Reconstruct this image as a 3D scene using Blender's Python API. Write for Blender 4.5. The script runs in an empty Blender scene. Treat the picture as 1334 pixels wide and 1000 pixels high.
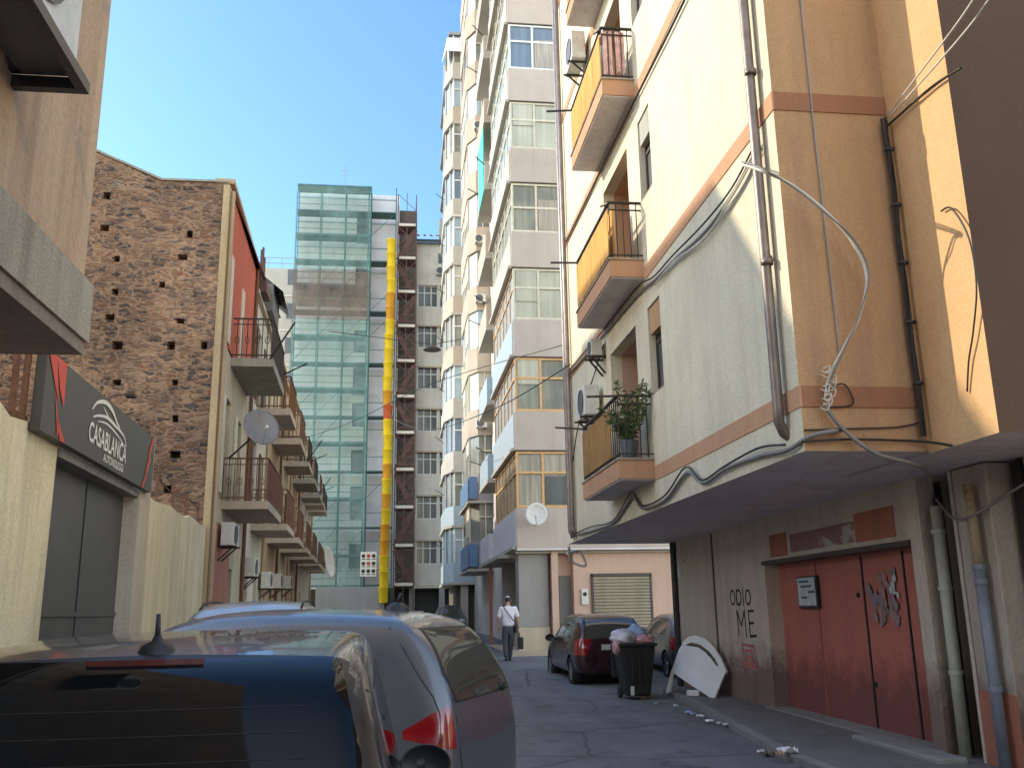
import bpy, bmesh, math, random
from mathutils import Vector, Matrix
from mathutils.bvhtree import BVHTree
random.seed(7)
S = bpy.context.scene
col = S.collection
PI = math.pi

# ------------------------------------------------------------------ camera
f_, cx_, cy_, HC = 1205.0, 667.0, 500.0, 1.6
Rv = Vector((0.9923282452561375, -0.12246704510436106, -0.016925617574591913))
Uv = Vector((-0.012818396737215978, -0.23808475440837606, 0.9711597903658237))
Fv = Vector((0.12296480135372996, 0.9634923313559427, 0.2378280577356845))
cam_d = bpy.data.cameras.new('camera')
cam = bpy.data.objects.new('camera', cam_d)
col.objects.link(cam)
m = Matrix(((Rv.x, Uv.x, -Fv.x), (Rv.y, Uv.y, -Fv.y), (Rv.z, Uv.z, -Fv.z))).to_4x4()
m.translation = Vector((0, 0, HC))
cam.matrix_world = m
cam_d.sensor_width = 36.0
cam_d.lens = 36.0 * f_ / 1334.0
cam_d.clip_start = 0.05
cam_d.clip_end = 3000
S.camera = cam


def ray(x, y):
    return (x - cx_) * Rv + (cy_ - y) * Uv + f_ * Fv


def onX(x, y, X):       # measured point on the plane X = const
    r = ray(x, y); return Vector((0, 0, HC)) + r * (X / r.x)


def onY(x, y, Y):       # measured point on the plane Y = const
    r = ray(x, y); return Vector((0, 0, HC)) + r * (Y / r.y)


# ------------------------------------------------------------------ object helpers
WL = {}


def tag(o, label=None, cat=None, group=None, kind=None):
    if label: o['label'] = label
    if cat: o['category'] = cat
    if group: o['group'] = group
    if kind: o['kind'] = kind
    return o


def thing(name, label, cat, loc=(0, 0, 0), group=None):
    o = bpy.data.objects.new(name, None)
    o.empty_display_size = 0.3
    col.objects.link(o)
    o.location = loc
    WL[o.name] = Vector(loc)
    return tag(o, label, cat, group)


def link(name, me, parent=None, smooth=False):
    o = bpy.data.objects.new(name, me)
    col.objects.link(o)
    if parent is not None:
        o.parent = parent
        o.location = -WL.get(parent.name, Vector((0, 0, 0)))
    WL[o.name] = Vector((0, 0, 0))
    if smooth:
        me.shade_smooth()
    return o


class MB:
    """collects shapes, then links them as one mesh object"""

    def __init__(s):
        s.v = []; s.f = []; s.mi = []; s.cur = 0

    def quad(s, *p):
        n = len(s.v)
        s.v += [tuple(q) for q in p]
        s.f.append(tuple(range(n, n + len(p)))); s.mi.append(s.cur)
        return s

    def box(s, x0, x1, y0, y1, z0, z1, rz=0, c=None):
        P = [(x0, y0, z0), (x1, y0, z0), (x1, y1, z0), (x0, y1, z0), (x0, y0, z1), (x1, y0, z1), (x1, y1, z1), (x0, y1, z1)]
        if rz:
            if c is None: c = ((x0 + x1) / 2, (y0 + y1) / 2)
            ca, sa = math.cos(rz), math.sin(rz)
            P = [(c[0] + (a - c[0]) * ca - (b - c[1]) * sa, c[1] + (a - c[0]) * sa + (b - c[1]) * ca, z) for a, b, z in P]
        n = len(s.v); s.v += P
        for q in ((0, 3, 2, 1), (4, 5, 6, 7), (0, 1, 5, 4), (1, 2, 6, 5), (2, 3, 7, 6), (3, 0, 4, 7)):
            s.f.append(tuple(n + i for i in q)); s.mi.append(s.cur)
        return s

    def bar(s, a, b, w, h=None):
        """rectangular bar from a to b"""
        h = h or w
        a, b = Vector(a), Vector(b)
        d = (b - a).normalized()
        up = Vector((0, 0, 1)) if abs(d.z) < 0.9 else Vector((1, 0, 0))
        r = d.cross(up).normalized() * w / 2; u = r.cross(d).normalized() * h / 2
        n = len(s.v)
        for p in (a, b):
            for i, j in ((-1, -1), (1, -1), (1, 1), (-1, 1)):
                s.v.append(tuple(p + r * i + u * j))
        for q in ((0, 1, 2, 3), (7, 6, 5, 4), (0, 4, 5, 1), (1, 5, 6, 2), (2, 6, 7, 3), (3, 7, 4, 0)):
            s.f.append(tuple(n + i for i in q)); s.mi.append(s.cur)
        return s

    def tube(s, pts, r, n=8, cap=True):
        pts = [Vector(p) for p in pts]
        rs = r if isinstance(r, (list, tuple)) else [r] * len(pts)
        prev = None; base = len(s.v)
        for i, p in enumerate(pts):
            d = (pts[min(i + 1, len(pts) - 1)] - pts[max(i - 1, 0)])
            if d.length < 1e-9: d = Vector((0, 0, 1))
            d.normalize()
            if prev is None:
                u = d.cross(Vector((0, 0, 1)) if abs(d.z) < 0.9 else Vector((1, 0, 0))).normalized()
            else:
                u = (prev - d * prev.dot(d)).normalized()
            prev = u; w = d.cross(u)
            for k in range(n):
                a = 2 * PI * k / n
                s.v.append(tuple(p + (u * math.cos(a) + w * math.sin(a)) * rs[i]))
        for i in range(len(pts) - 1):
            for k in range(n):
                a = base + i * n + k; b = base + i * n + (k + 1) % n
                s.f.append((a, b, b + n, a + n)); s.mi.append(s.cur)
        if cap:
            s.f.append(tuple(base + k for k in reversed(range(n)))); s.mi.append(s.cur)
            e = base + (len(pts) - 1) * n
            s.f.append(tuple(e + k for k in range(n))); s.mi.append(s.cur)
        return s

    def prism(s, poly, axis, a0, a1):
        """extrude a 2-D polygon along axis (x: poly=(y,z), y: poly=(x,z), z: poly=(x,y))"""
        def P(u, v, a):
            return {'x': (a, u, v), 'y': (u, a, v), 'z': (u, v, a)}[axis]
        n = len(s.v); k = len(poly)
        s.v += [P(u, v, a0) for u, v in poly] + [P(u, v, a1) for u, v in poly]
        s.f.append(tuple(n + i for i in reversed(range(k)))); s.f.append(tuple(n + k + i for i in range(k)))
        s.mi += [s.cur, s.cur]
        for i in range(k):
            j = (i + 1) % k
            s.f.append((n + i, n + j, n + k + j, n + k + i)); s.mi.append(s.cur)
        return s

    def lathe(s, prof, c, axis='z', n=24):
        """prof = [(r, h)] round a centre"""
        base = len(s.v)
        for r, h in prof:
            for k in range(n):
                a = 2 * PI * k / n
                u, v = r * math.cos(a), r * math.sin(a)
                q = {'z': (u, v, h), 'x': (h, u, v), 'y': (u, h, v)}[axis]
                s.v.append((c[0] + q[0], c[1] + q[1], c[2] + q[2]))
        for i in range(len(prof) - 1):
            for k in range(n):
                a = base + i * n + k; b = base + i * n + (k + 1) % n
                s.f.append((a, b, b + n, a + n)); s.mi.append(s.cur)
        return s

    def build(s, name, mats, parent=None, smooth=False, bevel=0):
        me = bpy.data.meshes.new(name)
        me.from_pydata(s.v, [], s.f)
        if not isinstance(mats, (list, tuple)): mats = [mats]
        for mt in mats: me.materials.append(mt)
        if len(mats) > 1:
            me.polygons.foreach_set('material_index', s.mi)
        bm = bmesh.new(); bm.from_mesh(me)
        bmesh.ops.recalc_face_normals(bm, faces=bm.faces)
        bm.to_mesh(me); bm.free()
        o = link(name, me, parent, smooth)
        if bevel:
            b = o.modifiers.new('bevel', 'BEVEL'); b.width = bevel; b.segments = 2; b.limit_method = 'ANGLE'
        return o


def wall(mb, axis, pos, a0, a1, z0, z1, holes, depth, sgn=1, slope=0.0):
    """a wall sheet in the plane axis=pos between a0..a1 and z0..z1 with holes (a,b,zlo,zhi) and reveals of the given depth"""
    def P(a, z, d=0.0):
        if axis == 'x': return (pos + slope * (a - a0) + d * sgn, a, z)
        return (a, pos + d * sgn, z)
    A = sorted({a0, a1} | {h[0] for h in holes} | {h[1] for h in holes})
    Z = sorted({z0, z1} | {h[2] for h in holes} | {h[3] for h in holes})
    for i in range(len(A) - 1):
        for j in range(len(Z) - 1):
            ca, cz = (A[i] + A[i + 1]) / 2, (Z[j] + Z[j + 1]) / 2
            if any(h[0] < ca < h[1] and h[2] < cz < h[3] for h in holes): continue
            mb.quad(P(A[i], Z[j]), P(A[i + 1], Z[j]), P(A[i + 1], Z[j + 1]), P(A[i], Z[j + 1]))
    for h in holes:
        a, b, c, d = h[:4]
        mb.quad(P(a, c), P(b, c), P(b, c, depth), P(a, c, depth))
        mb.quad(P(a, d), P(b, d), P(b, d, depth), P(a, d, depth))
        mb.quad(P(a, c), P(a, d), P(a, d, depth), P(a, c, depth))
        mb.quad(P(b, c), P(b, d), P(b, d, depth), P(b, c, depth))
    return mb


def spline(pts, k=6):
    """Catmull-Rom through points"""
    pts = [Vector(p) for p in pts]
    out = []
    for i in range(len(pts) - 1):
        p0 = pts[max(i - 1, 0)]; p1 = pts[i]; p2 = pts[i + 1]; p3 = pts[min(i + 2, len(pts) - 1)]
        for j in range(k):
            t = j / k
            out.append(0.5 * ((2 * p1) + (p2 - p0) * t + (2 * p0 - 5 * p1 + 4 * p2 - p3) * t * t + (3 * p1 - p0 - 3 * p2 + p3) * t ** 3))
    out.append(pts[-1])
    return out


# ------------------------------------------------------------------ materials
def newmat(name):
    m = bpy.data.materials.new(name); m.use_nodes = True
    nt = m.node_tree; nt.nodes.clear()
    out = nt.nodes.new('ShaderNodeOutputMaterial')
    b = nt.nodes.new('ShaderNodeBsdfPrincipled')
    nt.links.new(b.outputs[0], out.inputs[0])
    return m, nt, b, out


def N(nt, t, **kw):
    n = nt.nodes.new(t)
    for k, v in kw.items():
        if k in n.inputs: n.inputs[k].default_value = v
        else: setattr(n, k, v)
    return n


def mapping(nt, scale=(1, 1, 1)):
    tc = N(nt, 'ShaderNodeTexCoord'); mp = N(nt, 'ShaderNodeMapping')
    mp.inputs['Scale'].default_value = scale
    nt.links.new(tc.outputs['Object'], mp.inputs[0])
    return mp.outputs[0]


def noise(nt, vec, scale, detail=5, rough=0.6, dist=0.0):
    n = N(nt, 'ShaderNodeTexNoise'); n.inputs['Scale'].default_value = scale
    n.inputs['Detail'].default_value = detail; n.inputs['Roughness'].default_value = rough
    n.inputs['Distortion'].default_value = dist
    nt.links.new(vec, n.inputs['Vector'])
    return n.outputs[0]


def ramp(nt, src, stops):
    r = N(nt, 'ShaderNodeValToRGB')
    while len(r.color_ramp.elements) < len(stops): r.color_ramp.elements.new(0.5)
    for e, (p, c) in zip(r.color_ramp.elements, stops):
        e.position = p; e.color = c if len(c) == 4 else (*c, 1)
    nt.links.new(src, r.inputs[0])
    return r.outputs[0]


def mix(nt, fac, a, b, mode='MIX'):
    x = N(nt, 'ShaderNodeMix', data_type='RGBA', blend_type=mode)
    for idx, s in ((0, fac), (6, a), (7, b)):
        if isinstance(s, (int, float)): x.inputs[idx].default_value = s
        elif isinstance(s, (tuple, list)): x.inputs[idx].default_value = (*s[:3], 1)
        else: nt.links.new(s, x.inputs[idx])
    return x.outputs[2]


def bump(nt, b, h, strength, dist=0.02):
    bp = N(nt, 'ShaderNodeBump'); bp.inputs['Strength'].default_value = strength
    bp.inputs['Distance'].default_value = dist
    nt.links.new(h, bp.inputs['Height']); nt.links.new(bp.outputs[0], b.inputs['Normal'])


def plaster(name, c, dirt=(0.12, 0.10, 0.08), amt=0.35, grain=60, bs=0.25, patch=None, streak=1.0, rough=0.9, foot=0.0):
    m, nt, b, o = newmat(name)
    v = mapping(nt); vs = mapping(nt, (1.3, 1.3, 0.12))
    big = ramp(nt, noise(nt, v, 0.7, 6, 0.65), [(0.35, (0, 0, 0)), (0.75, (1, 1, 1))])
    st = ramp(nt, noise(nt, vs, 2.2, 7, 0.7), [(0.45, (0, 0, 0)), (0.85, (1, 1, 1))])
    base = mix(nt, big, c, [x * 0.82 for x in c])
    if patch:
        pm = ramp(nt, noise(nt, v, 1.1, 8, 0.7, 0.6), [(0.56, (0, 0, 0)), (0.6, (1, 1, 1))])
        base = mix(nt, pm, base, patch)
    s2 = N(nt, 'ShaderNodeMath', operation='MULTIPLY'); s2.inputs[1].default_value = amt * streak
    nt.links.new(st, s2.inputs[0])
    base = mix(nt, s2.outputs[0], base, dirt)
    if foot:
        sp_ = N(nt, 'ShaderNodeSeparateXYZ'); nt.links.new(v, sp_.inputs[0])
        ad = N(nt, 'ShaderNodeMath', operation='MULTIPLY_ADD'); ad.inputs[1].default_value = -1.1
        nt.links.new(noise(nt, v, 3.0, 7, 0.7), ad.inputs[0]); nt.links.new(sp_.outputs[2], ad.inputs[2])
        fm = ramp(nt, ad.outputs[0], [(0.0, (foot,) * 3), (0.45, (0, 0, 0))])
        base = mix(nt, fm, base, [x * 0.6 for x in dirt])
    g = noise(nt, v, grain, 3, 0.7)
    gg = ramp(nt, g, [(0.3, (0.86, 0.86, 0.86)), (0.7, (1.08, 1.08, 1.08))])
    base = mix(nt, 1.0, base, gg, 'MULTIPLY')
    nt.links.new(base, b.inputs['Base Color'])
    b.inputs['Roughness'].default_value = rough
    b.inputs['Specular IOR Level'].default_value = 0.25
    bump(nt, b, g, bs)
    return m


def flat(name, c, rough=0.6, metal=0.0, var=0.15, scale=8, spec=0.5, coat=0.0):
    m, nt, b, o = newmat(name)
    v = mapping(nt)
    n = noise(nt, v, scale, 5, 0.6)
    r = ramp(nt, n, [(0.3, [x * (1 - var) for x in c]), (0.7, [min(1, x * (1 + var)) for x in c])])
    nt.links.new(r, b.inputs['Base Color'])
    b.inputs['Roughness'].default_value = rough; b.inputs['Metallic'].default_value = metal
    b.inputs['Specular IOR Level'].default_value = spec
    b.inputs['Coat Weight'].default_value = coat
    b.inputs['Coat Roughness'].default_value = 0.03
    return m


def curtain(name, c1, c2, rough=0.12, fold=14, dark=0.15, coat=0.6):
    """window glass with curtains or blinds close behind it, read as one glossy sheet"""
    m, nt, b, o = newmat(name)
    v = mapping(nt, (1, 1, 0.05)); v2 = mapping(nt)
    n = ramp(nt, noise(nt, v, fold, 3, 0.5), [(0.3, c1), (0.7, c2)])
    d = ramp(nt, noise(nt, v2, 0.9, 2, 0.5), [(0.42, (0, 0, 0)), (0.58, (1, 1, 1))])
    s2 = N(nt, 'ShaderNodeMath', operation='MULTIPLY'); s2.inputs[1].default_value = dark
    nt.links.new(d, s2.inputs[0])
    nt.links.new(mix(nt, s2.outputs[0], n, (0.03, 0.035, 0.04)), b.inputs['Base Color'])
    b.inputs['Roughness'].default_value = 0.5
    b.inputs['Coat Weight'].default_value = coat; b.inputs['Coat Roughness'].default_value = rough
    if not coat: b.inputs['Specular IOR Level'].default_value = 0.1; b.inputs['Roughness'].default_value = 0.9
    return m


def brickmat(name):
    m, nt, b, o = newmat(name)
    v0 = N(nt, 'ShaderNodeTexCoord')
    w = N(nt, 'ShaderNodeTexNoise'); w.inputs['Scale'].default_value = 3.4; w.inputs['Detail'].default_value = 7
    nt.links.new(v0.outputs['Object'], w.inputs['Vector'])
    wm = N(nt, 'ShaderNodeVectorMath', operation='MULTIPLY_ADD')
    wm.inputs[1].default_value = (0.5, 0.5, 0.2)
    nt.links.new(w.outputs[1], wm.inputs[0]); nt.links.new(v0.outputs['Object'], wm.inputs[2])
    mp = N(nt, 'ShaderNodeMapping'); mp.inputs['Scale'].default_value = (3.2, 3.2, 11.0)
    nt.links.new(wm.outputs[0], mp.inputs[0])
    vo = N(nt, 'ShaderNodeTexVoronoi'); vo.inputs['Scale'].default_value = 1.05; vo.inputs['Randomness'].default_value = 0.85
    nt.links.new(mp.outputs[0], vo.inputs['Vector'])
    ve = N(nt, 'ShaderNodeTexVoronoi', feature='DISTANCE_TO_EDGE'); ve.inputs['Scale'].default_value = 1.05; ve.inputs['Randomness'].default_value = 0.85
    nt.links.new(mp.outputs[0], ve.inputs['Vector'])
    sep = N(nt, 'ShaderNodeSeparateColor'); nt.links.new(vo.outputs['Color'], sep.inputs[0])
    stone = ramp(nt, sep.outputs[0], [(0.0, (0.075, 0.065, 0.065)), (0.3, (0.15, 0.115, 0.105)), (0.55, (0.27, 0.18, 0.13)), (0.8, (0.25, 0.13, 0.085)), (1.0, (0.42, 0.30, 0.21))])
    nz = noise(nt, v0.outputs['Object'], 1.1, 7, 0.75)
    mort = mix(nt, ramp(nt, nz, [(0.4, (0, 0, 0)), (0.6, (1, 1, 1))]), (0.30, 0.21, 0.155), (0.52, 0.345, 0.23))
    em = ramp(nt, ve.outputs['Distance'], [(0.03, (1, 1, 1)), (0.14, (0, 0, 0))])
    c = mix(nt, em, stone, mort)
    # ochre mortar smeared over whole patches, pale render remains, dark weathering
    sm = ramp(nt, noise(nt, v0.outputs['Object'], 4.0, 9, 0.85, 0.8), [(0.50, (0, 0, 0)), (0.58, (0.9, 0.9, 0.9))])
    c = mix(nt, sm, c, (0.47, 0.305, 0.20))
    pl = ramp(nt, noise(nt, v0.outputs['Object'], 0.55, 6, 0.7, 0.4), [(0.63, (0, 0, 0)), (0.69, (0.7, 0.7, 0.7))])
    c = mix(nt, pl, c, (0.50, 0.45, 0.39))
    dk = ramp(nt, noise(nt, v0.outputs['Object'], 0.35, 5, 0.6), [(0.35, (0.55, 0.55, 0.57)), (0.65, (1.2, 1.15, 1.1))])
    c = mix(nt, 1.0, c, dk, 'MULTIPLY')
    nt.links.new(c, b.inputs['Base Color']); b.inputs['Roughness'].default_value = 0.95
    b.inputs['Specular IOR Level'].default_value = 0.15
    h = N(nt, 'ShaderNodeMath', operation='MINIMUM'); h.inputs[1].default_value = 0.2
    nt.links.new(ve.outputs['Distance'], h.inputs[0])
    bump(nt, b, h.outputs[0], 0.9, 0.12)
    return m


def netmat(name, c, alpha):
    m, nt, b, o = newmat(name)
    v = mapping(nt)
    vs = mapping(nt, (1, 1, 0.25))
    a = ramp(nt, noise(nt, vs, 0.9, 5, 0.6, 0.4), [(0.3, (alpha * 0.5,) * 3), (0.7, (min(1, alpha * 1.4),) * 3)])
    nt.links.new(ramp(nt, noise(nt, v, 0.6, 4), [(0.3, c), (0.7, [x * 0.6 for x in c])]), b.inputs['Base Color'])
    b.inputs['Roughness'].default_value = 0.8
    t = N(nt, 'ShaderNodeBsdfTransparent'); mx = N(nt, 'ShaderNodeMixShader')
    nt.links.new(a, mx.inputs[0]); nt.links.new(t.outputs[0], mx.inputs[1]); nt.links.new(b.outputs[0], mx.inputs[2])
    nt.links.new(mx.outputs[0], o.inputs[0])
    return m


def asphalt():
    m, nt, b, o = newmat('asphalt')
    v = mapping(nt)
    g = noise(nt, v, 75, 4, 0.85)
    n1 = ramp(nt, noise(nt, v, 0.6, 7, 0.7), [(0.3, (0.125, 0.123, 0.128)), (0.7, (0.20, 0.198, 0.203))])
    vs = mapping(nt, (0.9, 0.12, 1))
    st = ramp(nt, noise(nt, vs, 1.6, 5, 0.6), [(0.45, (1, 1, 1)), (0.7, (0.72, 0.72, 0.74))])
    c = mix(nt, 1.0, n1, st, 'MULTIPLY')
    c = mix(nt, 1.0, c, ramp(nt, g, [(0.32, (0.6, 0.6, 0.6)), (0.72, (1.45, 1.45, 1.45))]), 'MULTIPLY')
    oil = ramp(nt, noise(nt, v, 1.7, 4, 0.5, 0.6), [(0.60, (1, 1, 1)), (0.72, (0.55, 0.54, 0.53))])
    c = mix(nt, 1.0, c, oil, 'MULTIPLY')
    cr = N(nt, 'ShaderNodeTexVoronoi', feature='DISTANCE_TO_EDGE'); cr.inputs['Scale'].default_value = 0.45
    wv = N(nt, 'ShaderNodeMapping'); nt.links.new(mix(nt, 0.25, v, noise(nt, v, 2, 4)), wv.inputs[0])
    nt.links.new(wv.outputs[0], cr.inputs['Vector'])
    ck = ramp(nt, cr.outputs['Distance'], [(0.0, (0.45, 0.45, 0.45)), (0.012, (1, 1, 1))])
    c = mix(nt, 1.0, c, ck, 'MULTIPLY')
    nt.links.new(c, b.inputs['Base Color']); b.inputs['Roughness'].default_value = 0.82
    bump(nt, b, g, 0.35, 0.01)
    return m


def carpaint(name, c, metal=0.6, rough=0.3, dust=0.25):
    m, nt, b, o = newmat(name)
    v = mapping(nt)
    d = ramp(nt, noise(nt, v, 3, 7, 0.7), [(0.35, (0, 0, 0)), (0.8, (dust,) * 3)])
    nt.links.new(mix(nt, d, c, (0.22, 0.20, 0.17)), b.inputs['Base Color'])
    b.inputs['Metallic'].default_value = metal
    rr = N(nt, 'ShaderNodeMath', operation='MULTIPLY_ADD'); rr.inputs[1].default_value = 0.5; rr.inputs[2].default_value = rough
    nt.links.new(d, rr.inputs[0]); nt.links.new(rr.outputs[0], b.inputs['Roughness'])
    b.inputs['Coat Weight'].default_value = 0.8; b.inputs['Coat Roughness'].default_value = 0.06
    return m


def carglass(name, tint=(0.05, 0.06, 0.06), through=0.35, ior=1.7, base=(0.006, 0.007, 0.008)):
    m, nt, b, o = newmat(name)
    v = mapping(nt)
    b.inputs['Base Color'].default_value = (*base, 1)
    nt.links.new(ramp(nt, noise(nt, v, 5, 5), [(0.3, (0.01,) * 3), (0.8, (0.06,) * 3)]), b.inputs['Roughness'])
    b.inputs['Specular IOR Level'].default_value = 0.5 if ior > 1.5 else 0.36; b.inputs['IOR'].default_value = max(ior, 1.45)
    t = N(nt, 'ShaderNodeBsdfTransparent'); t.inputs[0].default_value = (*[x ** 0.5 for x in tint], 1)
    mx = N(nt, 'ShaderNodeMixShader'); mx.inputs[0].default_value = 1 - through
    nt.links.new(t.outputs[0], mx.inputs[1]); nt.links.new(b.outputs[0], mx.inputs[2])
    nt.links.new(mx.outputs[0], o.inputs[0])
    return m


M = {}
M['cream'] = plaster('cream_plaster', (0.78, 0.705, 0.53), (0.40, 0.32, 0.25), 0.48, 45, 0.5)
M['orange'] = plaster('orange_plaster', (0.56, 0.335, 0.175), (0.28, 0.17, 0.13), 0.8, 45, 0.35)
M['ochre'] = plaster('ochre_plaster', (0.72, 0.44, 0.22), (0.30, 0.18, 0.10), 0.2, 45, 0.3)
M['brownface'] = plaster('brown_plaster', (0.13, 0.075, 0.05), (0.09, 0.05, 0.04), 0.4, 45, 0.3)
M['terracotta'] = plaster('terracotta_paint', (0.60, 0.34, 0.20), (0.25, 0.15, 0.10), 0.35, 50, 0.2)
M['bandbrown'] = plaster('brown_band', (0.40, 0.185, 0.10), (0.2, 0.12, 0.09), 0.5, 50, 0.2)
M['soffit'] = plaster('soffit_plaster', (0.74, 0.69, 0.68), (0.35, 0.13, 0.12), 0.4, 20, 0.2)
M['greywall'] = plaster('grey_stucco', (0.68, 0.60, 0.49), (0.20, 0.09, 0.08), 0.4, 30, 0.9, patch=(0.62, 0.56, 0.47), foot=0.75)
M['darkwall'] = plaster('dark_wall', (0.14, 0.12, 0.10), (0.05, 0.05, 0.05), 0.5, 30, 0.5)
M['pillar'] = plaster('pillar_plaster', (0.54, 0.47, 0.39), (0.2, 0.07, 0.06), 0.6, 30, 0.5, foot=0.75)
M['tan'] = plaster('tan_wall', (0.66, 0.50, 0.36), (0.25, 0.10, 0.08), 0.5, 30, 0.5, foot=0.75)
M['pinkwall'] = plaster('pink_wall', (0.62, 0.42, 0.33), (0.30, 0.2, 0.16), 0.3, 30, 0.3, foot=0.75)
M['towergrey'] = plaster('tower_grey_brown', (0.55, 0.465, 0.41), (0.3, 0.17, 0.15), 0.25, 30, 0.15)
M['column'] = plaster('column_grey', (0.34, 0.315, 0.30), (0.2, 0.2, 0.2), 0.3, 30, 0.2, foot=0.75)
M['beige'] = plaster('beige_dado', (0.55, 0.45, 0.34), (0.2, 0.16, 0.12), 0.3, 30, 0.2)
M['peach'] = plaster('peach_panel', (0.50, 0.41, 0.33), (0.35, 0.25, 0.2), 0.25, 30, 0.2)
M['white'] = plaster('white_plaster', (0.49, 0.455, 0.40), (0.3, 0.27, 0.24), 0.35, 30, 0.2)
M['palegrey'] = plaster('pale_grey_wall', (0.70, 0.66, 0.59), (0.4, 0.19, 0.17), 0.4, 30, 0.2)
M['lavender'] = plaster('lavender_wall', (0.74, 0.74, 0.80), (0.35, 0.35, 0.38), 0.35, 20, 0.2)
M['scafwall'] = plaster('pale_render', (0.76, 0.80, 0.78), (0.30, 0.33, 0.33), 0.4, 20, 0.2)
M['yardwall'] = plaster('yard_wall', (0.86, 0.735, 0.49), (0.34, 0.27, 0.18), 0.8, 25, 0.5, foot=0.75)
M['yardwall2'] = plaster('yard_pillar', (0.64, 0.55, 0.43), (0.2, 0.16, 0.12), 0.45, 25, 0.5, foot=0.75)
M['leftbrown'] = plaster('weathered_brown', (0.56, 0.385, 0.25), (0.22, 0.12, 0.08), 1.0, 25, 0.4, patch=(0.40, 0.31, 0.25))
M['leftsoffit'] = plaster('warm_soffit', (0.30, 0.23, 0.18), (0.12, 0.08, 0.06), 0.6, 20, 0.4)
M['red'] = plaster('red_plaster', (0.62, 0.15, 0.09), (0.3, 0.1, 0.08), 0.35, 25, 0.2)
M['redwall'] = plaster('faded_red_plaster', (0.48, 0.20, 0.14), (0.2, 0.12, 0.1), 0.4, 25, 0.2)
M['rowcream'] = plaster('aged_cream', (0.60, 0.50, 0.36), (0.18, 0.14, 0.10), 0.6, 25, 0.4)
M['rowtan'] = plaster('aged_tan', (0.50, 0.36, 0.24), (0.16, 0.12, 0.09), 0.6, 25, 0.4)
M['rowwhite'] = plaster('aged_white', (0.62, 0.56, 0.46), (0.22, 0.18, 0.14), 0.6, 25, 0.4)
M['slabu'] = plaster('slab_underside', (0.52, 0.42, 0.33), (0.18, 0.13, 0.10), 0.5, 25, 0.3)
M['slabg'] = plaster('slab_green_grey', (0.40, 0.38, 0.31), (0.1, 0.1, 0.08), 0.5, 25, 0.3)
M['quoin'] = plaster('quoin_plaster', (0.58, 0.44, 0.27), (0.2, 0.15, 0.1), 0.6, 20, 0.6)
M['brick'] = brickmat('rubble_masonry')
M['asphalt'] = asphalt()
M['pave'] = plaster('pavement_concrete', (0.21, 0.205, 0.20), (0.08, 0.05, 0.05), 0.6, 30, 0.6)
M['kerb'] = plaster('kerb_stone', (0.30, 0.29, 0.28), (0.1, 0.07, 0.07), 0.6, 30, 0.6)
M['stone'] = plaster('threshold_stone', (0.33, 0.33, 0.32), (0.1, 0.1, 0.1), 0.6, 30, 0.6)
M['marble'] = plaster('terrazzo_edge', (0.48, 0.40, 0.31), (0.13, 0.09, 0.06), 1.0, 55, 0.8, patch=(0.44, 0.39, 0.33))
M['black'] = flat('black_paint', (0.02, 0.02, 0.022), 0.5)
M['iron'] = flat('dark_iron', (0.045, 0.035, 0.03), 0.55, 0.3)
M['rust'] = flat('rusty_iron', (0.17, 0.075, 0.04), 0.8, 0.1, 0.4, 20)
M['brownrail'] = flat('brown_railing', (0.17, 0.075, 0.045), 0.6, 0.1, 0.3, 10)
M['grey'] = flat('grey_paint', (0.30, 0.30, 0.31), 0.5)
M['zinc'] = flat('zinc_pipe', (0.26, 0.24, 0.23), 0.5, 0.4, 0.25, 6)
M['brownpipe'] = flat('brown_copper_pipe', (0.24, 0.19, 0.165), 0.45, 0.5, 0.25, 6)
M['greenpipe'] = flat('pale_green_pipe', (0.45, 0.47, 0.38), 0.5, 0, 0.15, 6)
M['bluepipe'] = flat('blue_grey_pipe', (0.20, 0.23, 0.28), 0.45, 0, 0.15, 6)
M['blackpipe'] = flat('black_pipe', (0.03, 0.03, 0.032), 0.4)
M['whiteplastic'] = flat('white_plastic', (0.72, 0.73, 0.74), 0.4, 0, 0.06)
M['acwhite'] = flat('aged_white_metal', (0.62, 0.60, 0.55), 0.5, 0, 0.12)
M['acgrille'] = flat('grille_dark', (0.09, 0.09, 0.095), 0.5)
M['cablewhite'] = flat('white_cable', (0.62, 0.58, 0.50), 0.5)
M['cableblack'] = flat('black_cable', (0.025, 0.022, 0.02), 0.5)
M['cablegrey'] = flat('grey_cable', (0.22, 0.20, 0.18), 0.5)
M['garage'] = plaster('garage_red_paint', (0.58, 0.20, 0.155), (0.28, 0.10, 0.10), 0.55, 25, 0.2, rough=0.65, foot=0.75)
M['patchred'] = plaster('faded_red_board', (0.46, 0.18, 0.12), (0.2, 0.14, 0.12), 0.5, 25, 0.2)
M['patchpink'] = plaster('peeled_pink_board', (0.34, 0.20, 0.17), (0.15, 0.1, 0.1), 0.6, 18, 0.4, patch=(0.5, 0.46, 0.42))
M['shutter'] = plaster('shutter_brown', (0.38, 0.32, 0.24), (0.15, 0.12, 0.1), 0.5, 15, 0.2)
M['shuttergrey'] = plaster('shutter_grey', (0.20, 0.20, 0.20), (0.1, 0.1, 0.1), 0.5, 15, 0.2)
M['gate'] = flat('grey_gate', (0.105, 0.105, 0.10), 0.45, 0.2, 0.1, 2)
M['sign'] = flat('sign_dark_grey', (0.075, 0.075, 0.065), 0.5, 0, 0.06, 2)
M['signred'] = flat('sign_red', (0.62, 0.05, 0.03), 0.45, 0, 0.06)
M['signwhite'] = flat('sign_white', (0.80, 0.79, 0.72), 0.5, 0, 0.04)
M['graffiti'] = flat('black_spray', (0.035, 0.035, 0.04), 0.7, 0, 0.4, 30)
M['graffitired'] = flat('pink_red_spray', (0.50, 0.16, 0.15), 0.7, 0, 0.3, 30)
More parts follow.
